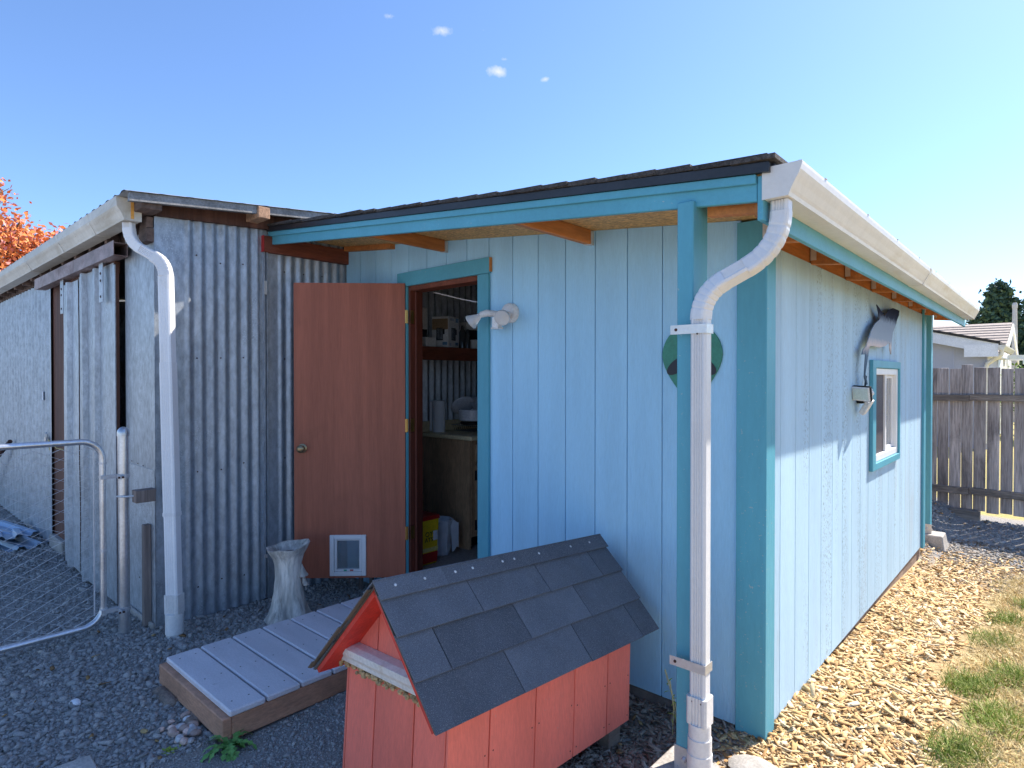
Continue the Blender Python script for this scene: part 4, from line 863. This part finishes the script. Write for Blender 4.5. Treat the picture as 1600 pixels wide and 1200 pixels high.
al = thing('alien_plaque', (2.862, -.01, 1.29), 'flat green alien head plaque on the front wall behind the porch post', 'wall ornament')
pts = []
for i in range(48):
    a = 2*math.pi*i/48; s = math.sin(a); x = math.cos(a)*.148*(1 if s > 0 else (1-.55*(-s)**1.6)); z = (.145 if s > 0 else .215)*s
    pts.append((2.862+x, 1.513+z))
MB().prism(pts, lambda a, b: (a, -.012, b), lambda a, b: (a, -.0025, b)).build('head', 'alien_green', al, bevel=.002)
for s in (-1, 1):
    e = []
    for i in range(24):
        a = 2*math.pi*i/24; x = .062*math.cos(a)*(1 if math.cos(a)*1 > 0 else 1); z = .030*math.sin(a); ca, sa = math.cos(-s*.62), math.sin(-s*.62)
        e.append((2.862+s*.068+x*ca-z*sa*1, 1.465+x*sa+z*ca))
    MB().prism(e, lambda a, b: (a, -.0145, b), lambda a, b: (a, -.0121, b)).build('eye', 'ink', al)

# ------------------------------------------------------------------ inside the doorway
cab = thing('kitchen_cabinet', (.3, 1.2, .02), 'brown wooden base cabinet with pale countertop inside the doorway', 'cabinet')
bx('side_panel', 'cabinet', cab, .02, .60, .745, .765, .02, .90); bx('face_frame', 'cabinet', cab, .585, .604, .766, 1.75, .12, .90)
bx('toe_kick', 'dark', cab, .50, .52, .766, 1.75, .02, .12); bx('cabinet_door', 'cabinet', cab, .6045, .622, .80, 1.2, .16, .70, bevel=.004); bx('drawer_front', 'cabinet', cab, .6045, .622, .80, 1.2, .73, .87, bevel=.004)
for z in (.62, .22): bx('door_hinge', 'dark', cab, .6225, .628, .785, .80, z-.04, z+.04)
bx('countertop', 'counter', cab, .015, .645, .72, 1.78, .905, .94, bevel=.006); bx('backsplash', 'counter', cab, .012, .035, .72, 1.78, .94, 1.03, bevel=.003)
tr = MB().lathe([(.018, 0), (.054, .0), (.055, .27), (.018, .27)], (.12, .84, .941), (0, 0, 1), 28).build('paper_towel_roll', 'paper', None, smooth=True); tag(tr, 'white paper towel roll standing on the cabinet inside the door', 'paper towel')
MB().grid(2, 1, lambda u, v: (.12-.055+u*.004, .84-.03-u*.03, .945+v*.262)).build('loose_sheet', 'paper', tr, fixn=False)
rk = thing('dish_rack', (.42, 1.12, .941), 'chrome wire dish rack holding a white bowl on the cabinet', 'dish rack')
for i in range(14): MB().tube([(.16, .97+i*.025, 1.0), (.18, .97+i*.025, .95), (.44, .97+i*.025, .95), (.46, .97+i*.025, 1.0)], .0022, 5).build('wire', 'chrome', rk)
MB().tube([(.16, .95, 1.0), (.46, .95, 1.0), (.46, 1.32, 1.0), (.16, 1.32, 1.0), (.16, .95, 1.0)], .003, 6).build('rim_wire', 'chrome', rk)
bo = MB().lathe([(.10, 0), (.125, .01), (.13, .10), (.126, .104), (.12, .09), (.11, .02), (.001, .015)], (.30, 1.08, 1.03), (0, 0, 1), 30).build('mixing_bowl', 'ceramic', None, smooth=True); tag(bo, 'white straight sided bowl resting in the dish rack', 'bowl')
tag(MB().lathe([(.11, 0), (.115, .02), (.10, .024)], (.30, 1.08, 1.003), (0, 0, 1), 26).build('black_pan', 'dark', None, smooth=True), 'shallow black pan under the white bowl', 'pan')
for c, ax, lab in (((.30, 1.17, 1.15), (.5, -.1, .6), 'white plate propped at an angle above the bowl'), ((.22, 1.04, 1.15), (-.55, .2, .6), 'white lid leaning left above the bowl')):
    tag(MB().lathe([(.03, 0), (.085, .01), (.11, .022), (.112, .026), (.08, .018), (.001, .008)], c, ax, 28).build('dish', 'ceramic', None, smooth=True), lab, 'dish')
# shelf and its boxes
sh = thing('wall_shelf', (.2, 1.0, 1.57), 'dark wooden shelf across the corrugated wall inside the doorway', 'shelf')
bx('shelf_edge', 'redwood', sh, .33, .368, .06, 2.2, 1.555, 1.662, bevel=.003); bx('shelf_board', 'redwood', sh, .02, .329, .06, 2.2, 1.635, 1.655)
ZS = 1.664
def carton(name, x0, x1, y0, y1, h, rot, mat, lab, group='cartons on the shelf'):
    c = Vector(((x0+x1)/2, (y0+y1)/2, ZS)); mt = Matrix.Translation(c) @ Matrix.Rotation(rot, 4, 'Z')
    a, b = (x1-x0)/2, (y1-y0)/2
    o = MB().box(-a, a, -b, b, 0, h).xf(mt).build(name, mat, None, bevel=.002); tag(o, lab, 'carton', group); return o, mt, a, b
o, mt, a, b = carton('carton', .16, .32, .72, .90, .26, .32, 'box_white', 'white carton printed with a blue glass jug on the shelf')
def face_print(par, mt, face, a, b, items):
    for (u0, u1, z0, z1, mat) in items:
        m = MB()
        if face == 'x': m.box(a+.0006, a+.0014, b*u0, b*u1, z0, z1)
        else: m.box(a*u0, a*u1, -b-.0014, -b-.0006, z0, z1)
        m.xf(mt).build('print', mat, par)
pr_ = [(-.45, .35, .06, .165, 'ink'), (-.40, -.08, .068, .158, 'print_grey'), (-.04, .30, .068, .158, 'print_grey'), (.36, .55, .11, .155, 'ink'), (-.7, .1, .225, .245, 'print_grey'), (.35, .9, .215, .25, 'ink_blue'), (.3, .85, .02, .045, 'ink_blue'), (-.8, -.5, .015, .035, 'print_grey')]
face_print(o, mt, 'x', a, b, pr_); face_print(o, mt, 'y', a, b, [(-.95, .95, .15, .24, 'cardboard')]+[p for p in pr_ if p[3] < .17])
o, mt, a, b = carton('carton', .20, .33, .52, .63, .075, 0, 'box_white', 'small white carton low at the left end of the shelf'); 
o, mt, a, b = carton('carton', .13, .19, .50, .66, .33, .1, 'box_white', 'tall white carton with a small black sketch at the left end of the shelf'); face_print(o, mt, 'x', a, b, [(-.1, .25, .16, .2, 'ink'), (-.9, .9, .075, .15, 'ink')])
o, mt, a, b = carton('carton', .2, .33, 1.08, 1.18, .08, 0, 'box_white', 'small pale carton at the right end of the shelf')
o, mt, a, b = carton('carton', .13, .24, 1.07, 1.2, .24, -.15, 'box_white', 'tilted pale green and black carton behind the small carton at the right end'); face_print(o, mt, 'x', a, b, [(-.95, .95, .05, .17, 'ink')])
for i, (y, r, h) in enumerate(((.97, .03, .2), (1.03, .026, .17))):
    tag(MB().lathe([(r, 0), (r, h*.7), (r*.5, h*.82), (r*.4, h), (.002, h)], (.28, y, ZS), (0, 0, 1), 16).build('dark_bottle', 'glass_dark', None, smooth=True), ('taller', 'shorter')[i]+' dark glass bottle on the shelf right of the jug carton', 'bottle', 'dark bottles on the shelf')
# litter bucket, waste bin
bk = thing('litter_bucket', (.70, .22, .02), 'yellow plastic bucket with red lid and red base print behind the door jamb', 'bucket')
bc = (.57, .27)
def frustum(c, w0, w1, d0, d1, z0, z1): return MB().hexa([(c[0]-w0, c[1]-d0, z0), (c[0]+w0, c[1]-d0, z0), (c[0]+w0, c[1]+d0, z0), (c[0]-w0, c[1]+d0, z0), (c[0]-w1, c[1]-d1, z1), (c[0]+w1, c[1]-d1, z1), (c[0]+w1, c[1]+d1, z1), (c[0]-w1, c[1]+d1, z1)])
frustum(bc, .085, .098, .085, .098, .021, .36).build('tub', 'yellow', bk, bevel=.008)
frustum(bc, .104, .100, .104, .100, .355, .385).build('lid', 'red_lid', bk, bevel=.006)
frustum(bc, .0875, .0915, .0875, .0915, .03, .115).build('base_print', 'red_lid', bk, bevel=.006); frustum(bc, .0905, .0925, .0905, .0925, .116, .15).build('band_print', 'pale_yellow', bk, bevel=.004)
def text(body, size, loc, rot, mat, par, name='lettering'):
    cu = bpy.data.curves.new(name, 'FONT'); cu.body = body; cu.size = size; cu.extrude = .0006; cu.align_x = 'CENTER'
    t = bpy.data.objects.new(name+'_src', cu); COL.objects.link(t); t.location = loc; t.rotation_euler = rot
    bpy.context.view_layer.update(); me = bpy.data.meshes.new_from_object(t.evaluated_get(bpy.context.evaluated_depsgraph_get()))
    mw = t.matrix_world.copy(); bpy.data.objects.remove(t); me.transform(mw)
    m = MB(); m.v = [tuple(v.co) for v in me.vertices]; m.f = [tuple(p.vertices) for p in me.polygons]; bpy.data.meshes.remove(me)
    return m.build(name, mat, par, fixn=False)
text('OY', .05, (bc[0]+.0985, bc[1]-.005, .235), (math.pi/2, 0, math.pi/2), 'ink', bk); text('ATS', .045, (bc[0]+.0975, bc[1]-.005, .195), (math.pi/2, 0, math.pi/2), 'ink', bk)
bx('badge_print', 'box_white', bk, bc[0]+.0972, bc[0]+.099, bc[1]+.035, bc[1]+.078, .20, .27)
bn = thing('waste_bin', (.62, .50, .02), 'small waste bin lined with a white plastic bag on the shed floor', 'bin')
def bag(u, v):
    a = u*2*math.pi; h = v*.27; r = .072+.028*v+.006*mnoise.noise(Vector((math.cos(a)*2.5, math.sin(a)*2.5, v*4)))+.003*math.sin(a*11+v*3); return (.49+r*math.cos(a), .53+r*math.sin(a), .021+h)
MB().grid(40, 12, bag).build('bag_liner', 'bag', bn, smooth=True, fixn=False)
def bag2(u, v):
    a = u*2*math.pi; r = .1-.03*v+.004*math.sin(a*9); return (.49+r*math.cos(a), .53+r*math.sin(a), .291+.01*math.sin(v*3.1)-.12*max(0, v-.3))
MB().grid(40, 6, bag2).build('bag_fold', 'bag', bn, smooth=True, fixn=False)
MB().grid(6, 6, lambda u, v: (.49+.085+.02*u+.02*v*(1-u), .53+.03+.07*u+.0*v, .28-.22*v+.015*math.sin(u*5+v*4))).build('bag_tail', 'bag', bn, smooth=True, fixn=False)
tag(MB().tube([(.8, .2, 2.02), (.95, .35, 1.97), (1.1, .3, 1.94), (1.3, .25, 1.90), (1.45, .2, 1.90)], .004, 6).build('hanging_wire', 'paper', None), 'thin white cable drooping at the top of the doorway', 'cable')

# ------------------------------------------------------------------ fence at the back
fn = thing('board_fence', (3.5, 6.55, -.28), 'tall weathered grey board fence at the back of the yard', 'fence')
fy = lambda x: 6.60-.10*(x-2.9)
x = .6; i = 0
while x < 9.0:
    w = random.uniform(.112, .120); top = 1.53+random.uniform(-.012, .012)+(.035 if i == 21 else 0); y0 = fy(x); tl = random.uniform(-.004, .004); zb = -.20+random.uniform(-.015, .015)
    m = MB().hexa([(x, y0, zb), (x+w, y0-.011, zb), (x+w, y0+.007, zb), (x, y0+.018, zb), (x+tl, y0, top), (x+w+tl, y0-.011, top+random.uniform(-.006, .006)), (x+w+tl, y0+.007, top), (x+tl, y0+.018, top)])
    m.build('fence_board', 'fence_wood', fn, bevel=.002); x += w+random.uniform(.006, .015); i += 1
for z0, z1 in ((1.135, 1.215), (.0, .085)):
    for xa, xb in ((.6, 3.3), (3.302, 5.6), (5.602, 9.0)):
        MB().hexa([(xa, fy(xa)-.045, z0), (xb, fy(xb)-.045, z0-.012), (xb, fy(xb)-.002, z0-.012), (xa, fy(xa)-.002, z0), (xa, fy(xa)-.045, z1), (xb, fy(xb)-.045, z1-.012), (xb, fy(xb)-.002, z1-.012), (xa, fy(xa)-.002, z1)]).build('fence_rail', 'fence_rail', fn, bevel=.004)
tag(MB().box(3.12, 3.42, 6.38, 6.50, -.32, -.17).build('timber_offcut', 'fence_rail', None, bevel=.006), 'short grey timber block lying at the foot of the fence', 'timber')
tag(blob((3.235, -.235, -.135), .085, (1.15, .9, .22), 5, .4, 2, .15).build('stepping_stone', 'concrete', None, smooth=True), 'flat pale stone in the wood chips beside the drain bend', 'stone')

# ------------------------------------------------------------------ neighbouring house
nh = thing('neighbour_house', (0, 16, -.2), 'pale lilac grey single storey house with brown shingle roof behind the fence', 'house')
YH = 14.0; XR = 2.93
def rake(x): return 2.42-.225*(x-1.94)-.02 if True else 0
MB().prism([(-8, -.3), (XR, -.3), (XR, rake(XR)-.06), (-2.5, rake(-2.5)-.06), (-8, rake(3)-.06)], lambda a, b: (a, YH, b), lambda a, b: (a, YH+.12, b)).build('wall', 'house_wall', nh)
for xg in (1.0, 2.35, XR-.0): bx('panel_batten', 'house_wall', nh, xg-.02, xg, YH-.012, YH-.001, 0, rake(xg)-.24)
bx('side_wall', 'house_wall', nh, XR-.12, XR-.001, YH+.121, YH+3.0, -.3, 1.95); bx('side_wall', 'house_white', nh, XR-.3, XR-.12, YH+3.0, YH+7, -.3, 2.2)
XO = 3.13
MB().prism([(-2.6, rake(-2.6)-.02), (XO, rake(XO)-.26+.02), (XO, rake(XO)), (-2.6, rake(-2.6)+.2)], lambda a, b: (a, YH-.30, b), lambda a, b: (a, YH-.26, b)).build('rake_board', 'house_trim', nh)
MB().prism([(-2.6, rake(-2.6)+.2), (XO+.03, rake(XO)-.005), (XO+.03, rake(XO)+.05), (-2.6, rake(-2.6)+.26)], lambda a, b: (a, YH-.33, b), lambda a, b: (a, YH+3, b)).build('roof_edge', 'shed_shingle', nh)
bx('soffit_return', 'house_trim', nh, 2.55, XO-.0, YH-.305, YH-.301, rake(XO)-.27, rake(XO)-.005); bx('eave_soffit', 'house_trim', nh, XR, XO, YH-.25, YH+3, rake(XO)-.27, rake(XO)-.25)
ng = gutter(nh, 'white_gutter', (XO+.005, YH-.33, rake(XO)-.13), (0, 1, 0), 3.4, (1, 0, 0), 0)
MB().tube([(XO+.05, YH-.2, rake(XO)-.12), (XO+.05, YH-.2, rake(XO)-.22), (2.93, YH-.06, rake(XO)-.42), (2.90, YH-.05, rake(XO)-.55), (2.90, YH-.05, .0)], .045, 10).build('downspout', 'white_gutter', nh, smooth=True)
# main roof behind, slope facing the yard, built course by course
R0, R1 = (YH+2.9, 1.95), (YH+6.5, 3.02); nc = 12
mainr = bx('main_wall', 'house_wall', nh, -7, 2.81, R0[0]+.3, R1[0], -.3, 1.95)
for k in range(nc):
    ya = R0[0]+(R1[0]-R0[0])*k/nc; za = R0[1]+(R1[1]-R0[1])*k/nc; yb = R0[0]+(R1[0]-R0[0])*(k+1.15)/nc; zb = R0[1]+(R1[1]-R0[1])*(k+1.15)/nc; xr = 3.03
    MB().hexa([(-7, ya, za), (xr, ya, za), (xr, yb, zb), (-7, yb, zb), (-7, ya-.01, za+.035), (xr, ya-.01, za+.035), (xr, yb, zb+.012), (-7, yb, zb+.012)]).build('shingle_course', 'house_roof', nh)
MB().prism([(R0[0]-.1, R0[1]-.25), (R1[0], R1[1]-.22), (R1[0], R1[1]-.02), (R0[0]-.1, R0[1]-.04)], lambda a, b: (3.035, a, b), lambda a, b: (3.07, a, b)).build('rake_board', 'house_white', nh)
MB().prism([(R1[0], R1[1]-.22), (R1[0]+3, R0[1]-.1), (R1[0]+3, R0[1]+.1), (R1[0], R1[1]-.02)], lambda a, b: (3.035, a, b), lambda a, b: (3.07, a, b)).build('rake_board', 'house_white', nh)
MB().prism([(R0[0], -.3), (R1[0]+3, -.3), (R1[0]+3, R0[1]), (R1[0], R1[1]-.2), (R0[0], R0[1]-.1)], lambda a, b: (2.82, a, b), lambda a, b: (2.87, a, b)).build('gable_wall', 'house_white', nh)
sh2 = thing('garden_pergola', (3.6, 21, -.2), 'white timber pergola corner beside the neighbouring house', 'pergola')
for x0, y0 in ((3.35, 20.0), (3.35, 22.0)): bx('post', 'house_white', sh2, x0, x0+.12, y0, y0+.12, -.3, 1.95)
for k in range(4): bx('beam', 'house_white', sh2, 2.9, 3.75, 20+k*.6, 20.06+k*.6, 1.95, 2.07)
bx('header', 'house_white', sh2, 3.30, 3.36, 19.8, 22.3, 1.80, 1.93)
up_ = thing('utility_pole', (2.88, 25, -.2), 'thin pale utility pole in front of the dark conifers', 'pole')
MB().tube([(2.88, 25, -.3), (2.88, 25, 2.9), (2.88, 25, 3.95)], .085, 10, scales=[1.1, .95, .75]).build('shaft', 'pole', up_, smooth=True); MB().lathe([(.075, 0), (.08, .12), (.05, .2)], (2.88, 25, 3.85), (0, 0, 1), 10).build('cap', 'pole', up_)

# ------------------------------------------------------------------ trees
def leaf_cloud(P, size, rng, flat=0.0):
    n = len(P); th = rng.uniform(0, 2*np.pi, n); nz = rng.normal(size=(n, 3)); nz[:, 2] = np.abs(nz[:, 2])+flat; nz /= np.linalg.norm(nz, axis=1)[:, None]
    a = np.cross(nz, rng.normal(size=(n, 3))); a /= np.linalg.norm(a, axis=1)[:, None]; b = np.cross(nz, a); s = (size*rng.uniform(.6, 1.4, n))[:, None]
    V = np.stack([P-a*s, P-b*s*.55, P+a*s, P+b*s*.55], 1).reshape(-1, 3); F = np.arange(4*n).reshape(n, 4); return V, F
def part_arr(name, V, F, mat, par):
    o = arr_mesh(name, V, F, mat, None); c = V.mean(0); me = o.data; me.transform(Matrix.Translation(-Vector(c))); o.location = c; put(o, par); return o
def conifer(name, base, h, rad, lab, seed, nb=150):
    rg = np.random.default_rng(seed); t = thing(name, base, lab, 'tree', 'conifers behind the neighbouring house'); b = np.array(base)
    MB().tube([base, (base[0], base[1], base[2]+h*.5), (base[0], base[1], base[2]+h*.97)], rad*.10, 8, scales=[1, .6, .15]).build('trunk', 'trunk', t, smooth=True)
    P = []
    for i in range(nb):
        f = (i+.5)/nb; z = h*(.12+.88*f); rr = rad*(1-f)**.75*rg.uniform(.65, 1.15)+.12; az = i*2.4+rg.uniform(-.4, .4); m = int(70*(rr/rad)+22)
        s = rg.uniform(.05, 1, m)**.65; q = np.stack([np.cos(az)*rr*s, np.sin(az)*rr*s, z-.10*rr*s+.35*rr*s**2], 1)+rg.normal(size=(m, 3))*np.array([.10, .10, .085])*(rad/1.4); P.append(b+q)
    V, F = leaf_cloud(np.concatenate(P), .085*rad/1.4, rg); part_arr('crown', V, F, 'conifer', t)
conifer('conifer_tree', (2.15, 30, -.3), 5.6, 1.7, 'dark green conifer left of the utility pole', 1, 190)
conifer('conifer_tree', (1.3, 31, -.3), 4.3, 1.2, 'shorter dark green conifer at the left of the group', 2)
conifer('conifer_tree', (3.35, 31, -.3), 5.5, 1.3, 'dark green conifer right behind the utility pole', 3, 190)
conifer('conifer_tree', (4.6, 30, -.3), 5.2, 1.3, 'dark green conifer furthest right, at the edge of the picture', 4, 150)
sbsh = thing('leafy_shrub', (3.75, 18.5, -.2), 'bright green leafy shrub above the fence at the right edge', 'shrub')
rg = np.random.default_rng(9); P = []
for i in range(60):
    c = np.array((3.75, 18.5, 1.0))+rg.normal(size=3)*np.array((.35, .35, .45)); P.append(c+rg.normal(size=(70, 3))*.13)
V, F = leaf_cloud(np.concatenate(P), .05, rg); part_arr('crown', V, F, 'leaf_green', sbsh)
MB().tube([(3.75, 18.5, -.3), (3.77, 18.5, .5), (3.7, 18.52, 1.2)], .05, 7, scales=[1, .7, .3]).build('stem', 'trunk', sbsh)
# autumn tree beyond the barn
TB = Vector((-20.3, .55, -.3)); at = thing('autumn_tree', TB, 'tree with orange and pink autumn leaves behind the barn roof', 'tree')
rg = np.random.default_rng(21); tips = []; m = MB()
def grow(p, d, ln0, r, lv):
    q = p+d*ln0; mid = p.lerp(q, .5)+Vector(rg.normal(size=3)*ln0*.05); m.tube([p, mid, q], r, 5 if lv > 1 else 8, scales=[1, .85, .7])
    if lv >= 2: tips.extend([(mid, lv), (q, lv)])
    if lv >= 5: return
    for _ in range(3 if lv else 6):
        nd = (d*.9+Vector(rg.normal(size=3))*.48+Vector((0, 0, .22))).normalized(); grow(p.lerp(q, rg.uniform(.6, 1)), nd, ln0*rg.uniform(.62, .82), r*.62, lv+1)
grow(TB, Vector((.03, .02, 1)), 2.55, .17, 0)
m.build('trunk', 'trunk', at, fixn=False)
P = [np.array(t)+rg.normal(size=(12 if lv > 4 else 7, 3))*.20 for t, lv in tips]; P = np.concatenate(P)
P = P[RNG.random(len(P)) < min(1, 11000/len(P))]
V, F = leaf_cloud(P, .075, rg); part_arr('crown', V, F, 'leaf_autumn', at)

# ------------------------------------------------------------------ loose ground cover
def ico():
    bm = bmesh.new(); bmesh.ops.create_icosphere(bm, subdivisions=1, radius=1); V = np.array([v.co[:] for v in bm.verts]); F = np.array([[v.index for v in f.verts] for f in bm.faces]); bm.free(); return V, F
IV, IF = ico()
def rotmats(n, rg, tilt=.5):
    az = rg.uniform(0, 2*np.pi, n); tx = rg.normal(0, tilt, n); ty = rg.normal(0, tilt, n)
    def Rz(a): c, s, z, o = np.cos(a), np.sin(a), 0*a, 0*a+1; return np.stack([np.stack([c, -s, z], -1), np.stack([s, c, z], -1), np.stack([z, z, o], -1)], -2)
    def Rx(a): c, s, z, o = np.cos(a), np.sin(a), 0*a, 0*a+1; return np.stack([np.stack([o, z, z], -1), np.stack([z, c, -s], -1), np.stack([z, s, c], -1)], -2)
    def Ry(a): c, s, z, o = np.cos(a), np.sin(a), 0*a, 0*a+1; return np.stack([np.stack([c, z, s], -1), np.stack([z, o, z], -1), np.stack([-s, z, c], -1)], -2)
    return Rz(az) @ Rx(tx) @ Ry(ty)
def scatter(name, XY, size, mat, lab, cat, sq, rg, base=(IV, IF), jit=.28, tilt=.5, sink=.25):
    n = len(XY); BV, BF = base; k = len(BV)
    sv = np.stack([rg.uniform(*sq[0], n), rg.uniform(*sq[1], n), rg.uniform(*sq[2], n)], -1)*size[:, None]
    V = BV[None]*(1+jit*rg.uniform(-1, 1, (n, k, 1)))*sv[:, None, :]
    V = np.einsum('nij,nkj->nki', rotmats(n, rg, tilt), V)
    c = np.stack([XY[:, 0], XY[:, 1], ground_z(XY[:, 0], XY[:, 1])+size*sink], -1); V = V+c[:, None]
    F = BF[None]+(np.arange(n)*k)[:, None, None]
    return arr_mesh(name, V.reshape(-1, 3), F.reshape(-1, BF.shape[1]), mat, 'stuff', lab, cat)
def keep(XY, rects):
    k = np.ones(len(XY), bool)
    for x0, x1, y0, y1 in rects: k &= ~((XY[:, 0] > x0) & (XY[:, 0] < x1) & (XY[:, 1] > y0) & (XY[:, 1] < y1))
    return XY[k]
BOX_V = np.array([(-1, -1, -1), (1, -1, -1), (1, 1, -1), (-1, 1, -1), (-1, -1, 1), (1, -1, 1), (1, 1, 1), (-1, 1, 1)], float); BOX_F = np.array([(3, 2, 1, 0), (4, 5, 6, 7), (0, 1, 5, 4), (1, 2, 6, 5), (2, 3, 7, 6), (3, 0, 4, 7)])
rg = np.random.default_rng(5)
SOLID = [(-8, .0, -1.35, 4), (.79, 1.53, -1.56, -.03), (0, W, .0, L)]
def samp(n, x0, x1, y0, y1): return np.stack([rg.uniform(x0, x1, n), rg.uniform(y0, y1, n)], -1)
near = np.concatenate([samp(52000, -.6, 1.9, -2.75, 0), samp(12000, -4.2, -.6, -2.6, -1.35), samp(7000, -3.0, 2.2, -3.6, -2.6), samp(2500, -7, -4.2, -2.8, -1.35), samp(5000, 1.5, 2.9, -2.2, 0)]); near = keep(near, SOLID)
px = near[:, 0]; py = near[:, 1]
clus = np.array([mnoise.noise(Vector((a*1.7, b*1.7, 0))) for a, b in near]); near = near[(clus > -.2) | (px < 1.45)]
sz = rg.lognormal(math.log(.0062), .50, len(near)); sz = np.clip(sz, .0035, .022); sz[near[:, 0] > 1.5] *= .62
scatter('gravel', near, sz, 'gravel', 'dark crushed gravel spread between the barn, deck and gate', 'gravel', ((.8, 1.6), (.6, 1.2), (.4, .8)), rg, jit=.38)
fine_ = keep(samp(12000, 1.35, 2.75, -2.25, -.5), SOLID); scatter('gravel', fine_, rg.uniform(.002, .006, len(fine_)), 'gravel', 'fine gravelly dirt between the deck and the doghouse', 'gravel', ((.8, 1.5), (.7, 1.2), (.5, .8)), rg)
bk_ = samp(5200, 2.4, 6.0, 4.3, 6.5); bk_ = keep(bk_, [(0, W, 0, L)])
scatter('gravel', bk_, np.clip(rg.lognormal(math.log(.011), .35, len(bk_)), .006, .026), 'gravel', 'dark gravel strip in the shade of the back fence', 'gravel', ((.8, 1.5), (.7, 1.2), (.45, .8)), rg)
def chips(name, XY, s, mat, lab):
    return scatter(name, XY, s, mat, lab, 'wood chips', ((.9, 2.4), (.25, .6), (.06, .16)), rg, (BOX_V, BOX_F), .12, .28, .35)
c1 = samp(56000, 3.0, 4.05, -1.0, 4.6); c1 = keep(c1, SOLID)
edge = 3.74+.07*np.sin(c1[:, 1]*3.1)+.05*np.sin(c1[:, 1]*7.7+1)+.10*smooth01(2.5, 4.4, c1[:, 1]); pr_k = np.clip((edge-c1[:, 0])/.12, .04, 1)*smooth01(2.95, 3.15, c1[:, 0])*smooth01(4.8, 3.6, c1[:, 1]); c1 = c1[rg.random(len(c1)) < pr_k]
chips('wood_chips', c1, np.clip(rg.lognormal(math.log(.0072), .5, len(c1)), .003, .024), 'chips', 'fresh tan wood chips along the sunny right wall')
c2 = samp(2600, 2.25, 3.15, -.75, -.0); chips('wood_chips', c2, rg.uniform(.007, .019, len(c2)), 'chips_dark', 'dark wood chips, shade put into their colour, between doghouse and porch post')
c3 = samp(2600, 3.0, 4.3, 3.4, 5.2); c3 = keep(c3, SOLID); chips('wood_chips', c3, rg.uniform(.006, .016, len(c3)), 'chips_dark', 'thin scatter of old grey wood chips near the far pier block')
lf = keep(np.concatenate([samp(90, -.3, 1.6, -2.6, -.1), samp(60, 2.3, 3.3, -1.0, .0), samp(60, 3.2, 4.1, -.3, 4.5), samp(90, 2.6, 4.5, 5.9, 6.5)]), SOLID)
scatter('leaf_litter', lf, rg.uniform(.008, .02, len(lf)), 'dry_leaf', 'scattered dry leaves and twigs lying on the gravel and chips', 'leaves', ((.8, 1.6), (.5, .9), (.03, .08)), rg, (IV, IF), .35, .35, 1.0)
# lawn
def blades(name, XY, h, w, mat, lab, kind='stuff', cat='grass', lean=.6, par=None):
    n = len(XY); az = rg.uniform(0, 2*np.pi, n); ln_b = rg.normal(0, lean, (n, 2)); b = np.stack([XY[:, 0], XY[:, 1], ground_z(XY[:, 0], XY[:, 1])-.004], -1)
    s = np.stack([np.cos(az), np.sin(az), 0*az], -1)*w[:, None]; up = np.stack([ln_b[:, 0], ln_b[:, 1], np.ones(n)], -1); up /= np.linalg.norm(up, axis=1)[:, None]; up = up*h[:, None]
    drop = np.stack([ln_b[:, 0], ln_b[:, 1], -.35-.3*rg.random(n)], -1)*h[:, None]*.35
    V = np.stack([b-s, b+s, b+up*.55+s*.7, b+up*.55-s*.7, b+up+drop], 1).reshape(-1, 3); i = np.arange(n)[:, None]*5
    F = np.concatenate([i+np.array([[0, 1, 2]]), i+np.array([[0, 2, 3]]), i+np.array([[3, 2, 4]])])
    return arr_mesh(name, V, F, mat, kind, lab, cat)
lw = np.concatenate([samp(105000, 3.62, 5.2, -.6, 4.6), samp(26000, 5.2, 7.4, -.8, 4.6)]); edge = 3.76+.07*np.sin(lw[:, 1]*3.1)+.05*np.sin(lw[:, 1]*7.7+1)+.10*smooth01(2.5, 4.4, lw[:, 1]); k = rg.random(len(lw)) < np.clip((lw[:, 0]-edge)/.12+.25, 0, 1)*smooth01(5.0, 4.2, lw[:, 1]); lw = lw[k]
blades('dry_grass', lw, rg.uniform(.022, .065, len(lw))*np.array([1+.7*mnoise.noise(Vector((a*9, b*9, 2))) for a, b in lw]), rg.uniform(.0013, .0030, len(lw)), 'grass_dry', 'dry straw coloured lawn along the right edge of the picture', lean=.9)
spots = ((3.83, .40, 'largest green grass tuft, nearest the viewer in the dry lawn'), (3.93, .78, 'second green grass tuft from the viewer in the dry lawn'), (3.80, 1.15, 'third green grass tuft from the viewer, at the chip edge'), (3.97, 1.38, 'fourth green grass tuft from the viewer, deep in the lawn'),
         (3.84, 2.0, 'fifth green grass tuft from the viewer, at the chip edge'), (3.88, 2.55, 'second furthest green grass tuft at the edge of the lawn'), (3.98, 3.05, 'furthest green grass tuft at the edge of the lawn'))
for i, (x, y, lab) in enumerate(spots):
    n = 900 if i < 4 else 500; XY = np.stack([x+np.clip(rg.normal(0, .055, n), -.1, .1), y+np.clip(rg.normal(0, .085, n), -.15, .15)], -1)
    o = blades('grass_tuft', XY, rg.uniform(.03, .095, n), rg.uniform(.0011, .0024, n), 'grass_green', lab, kind=None, lean=.55); o['group'] = 'green tufts in the dry lawn'
gs = np.concatenate([np.stack([rg.normal(a, .12, 500), rg.normal(b, .25, 500)], -1) for a, b in ((4.25, .6), (4.3, 1.6), (4.4, 2.6), (4.1, 1.0), (4.5, 0.2))])
blades('green_grass', gs, rg.uniform(.02, .07, len(gs)), rg.uniform(.001, .002, len(gs)), 'grass_green', 'sparse green blades mixed through the dry lawn', lean=.8)
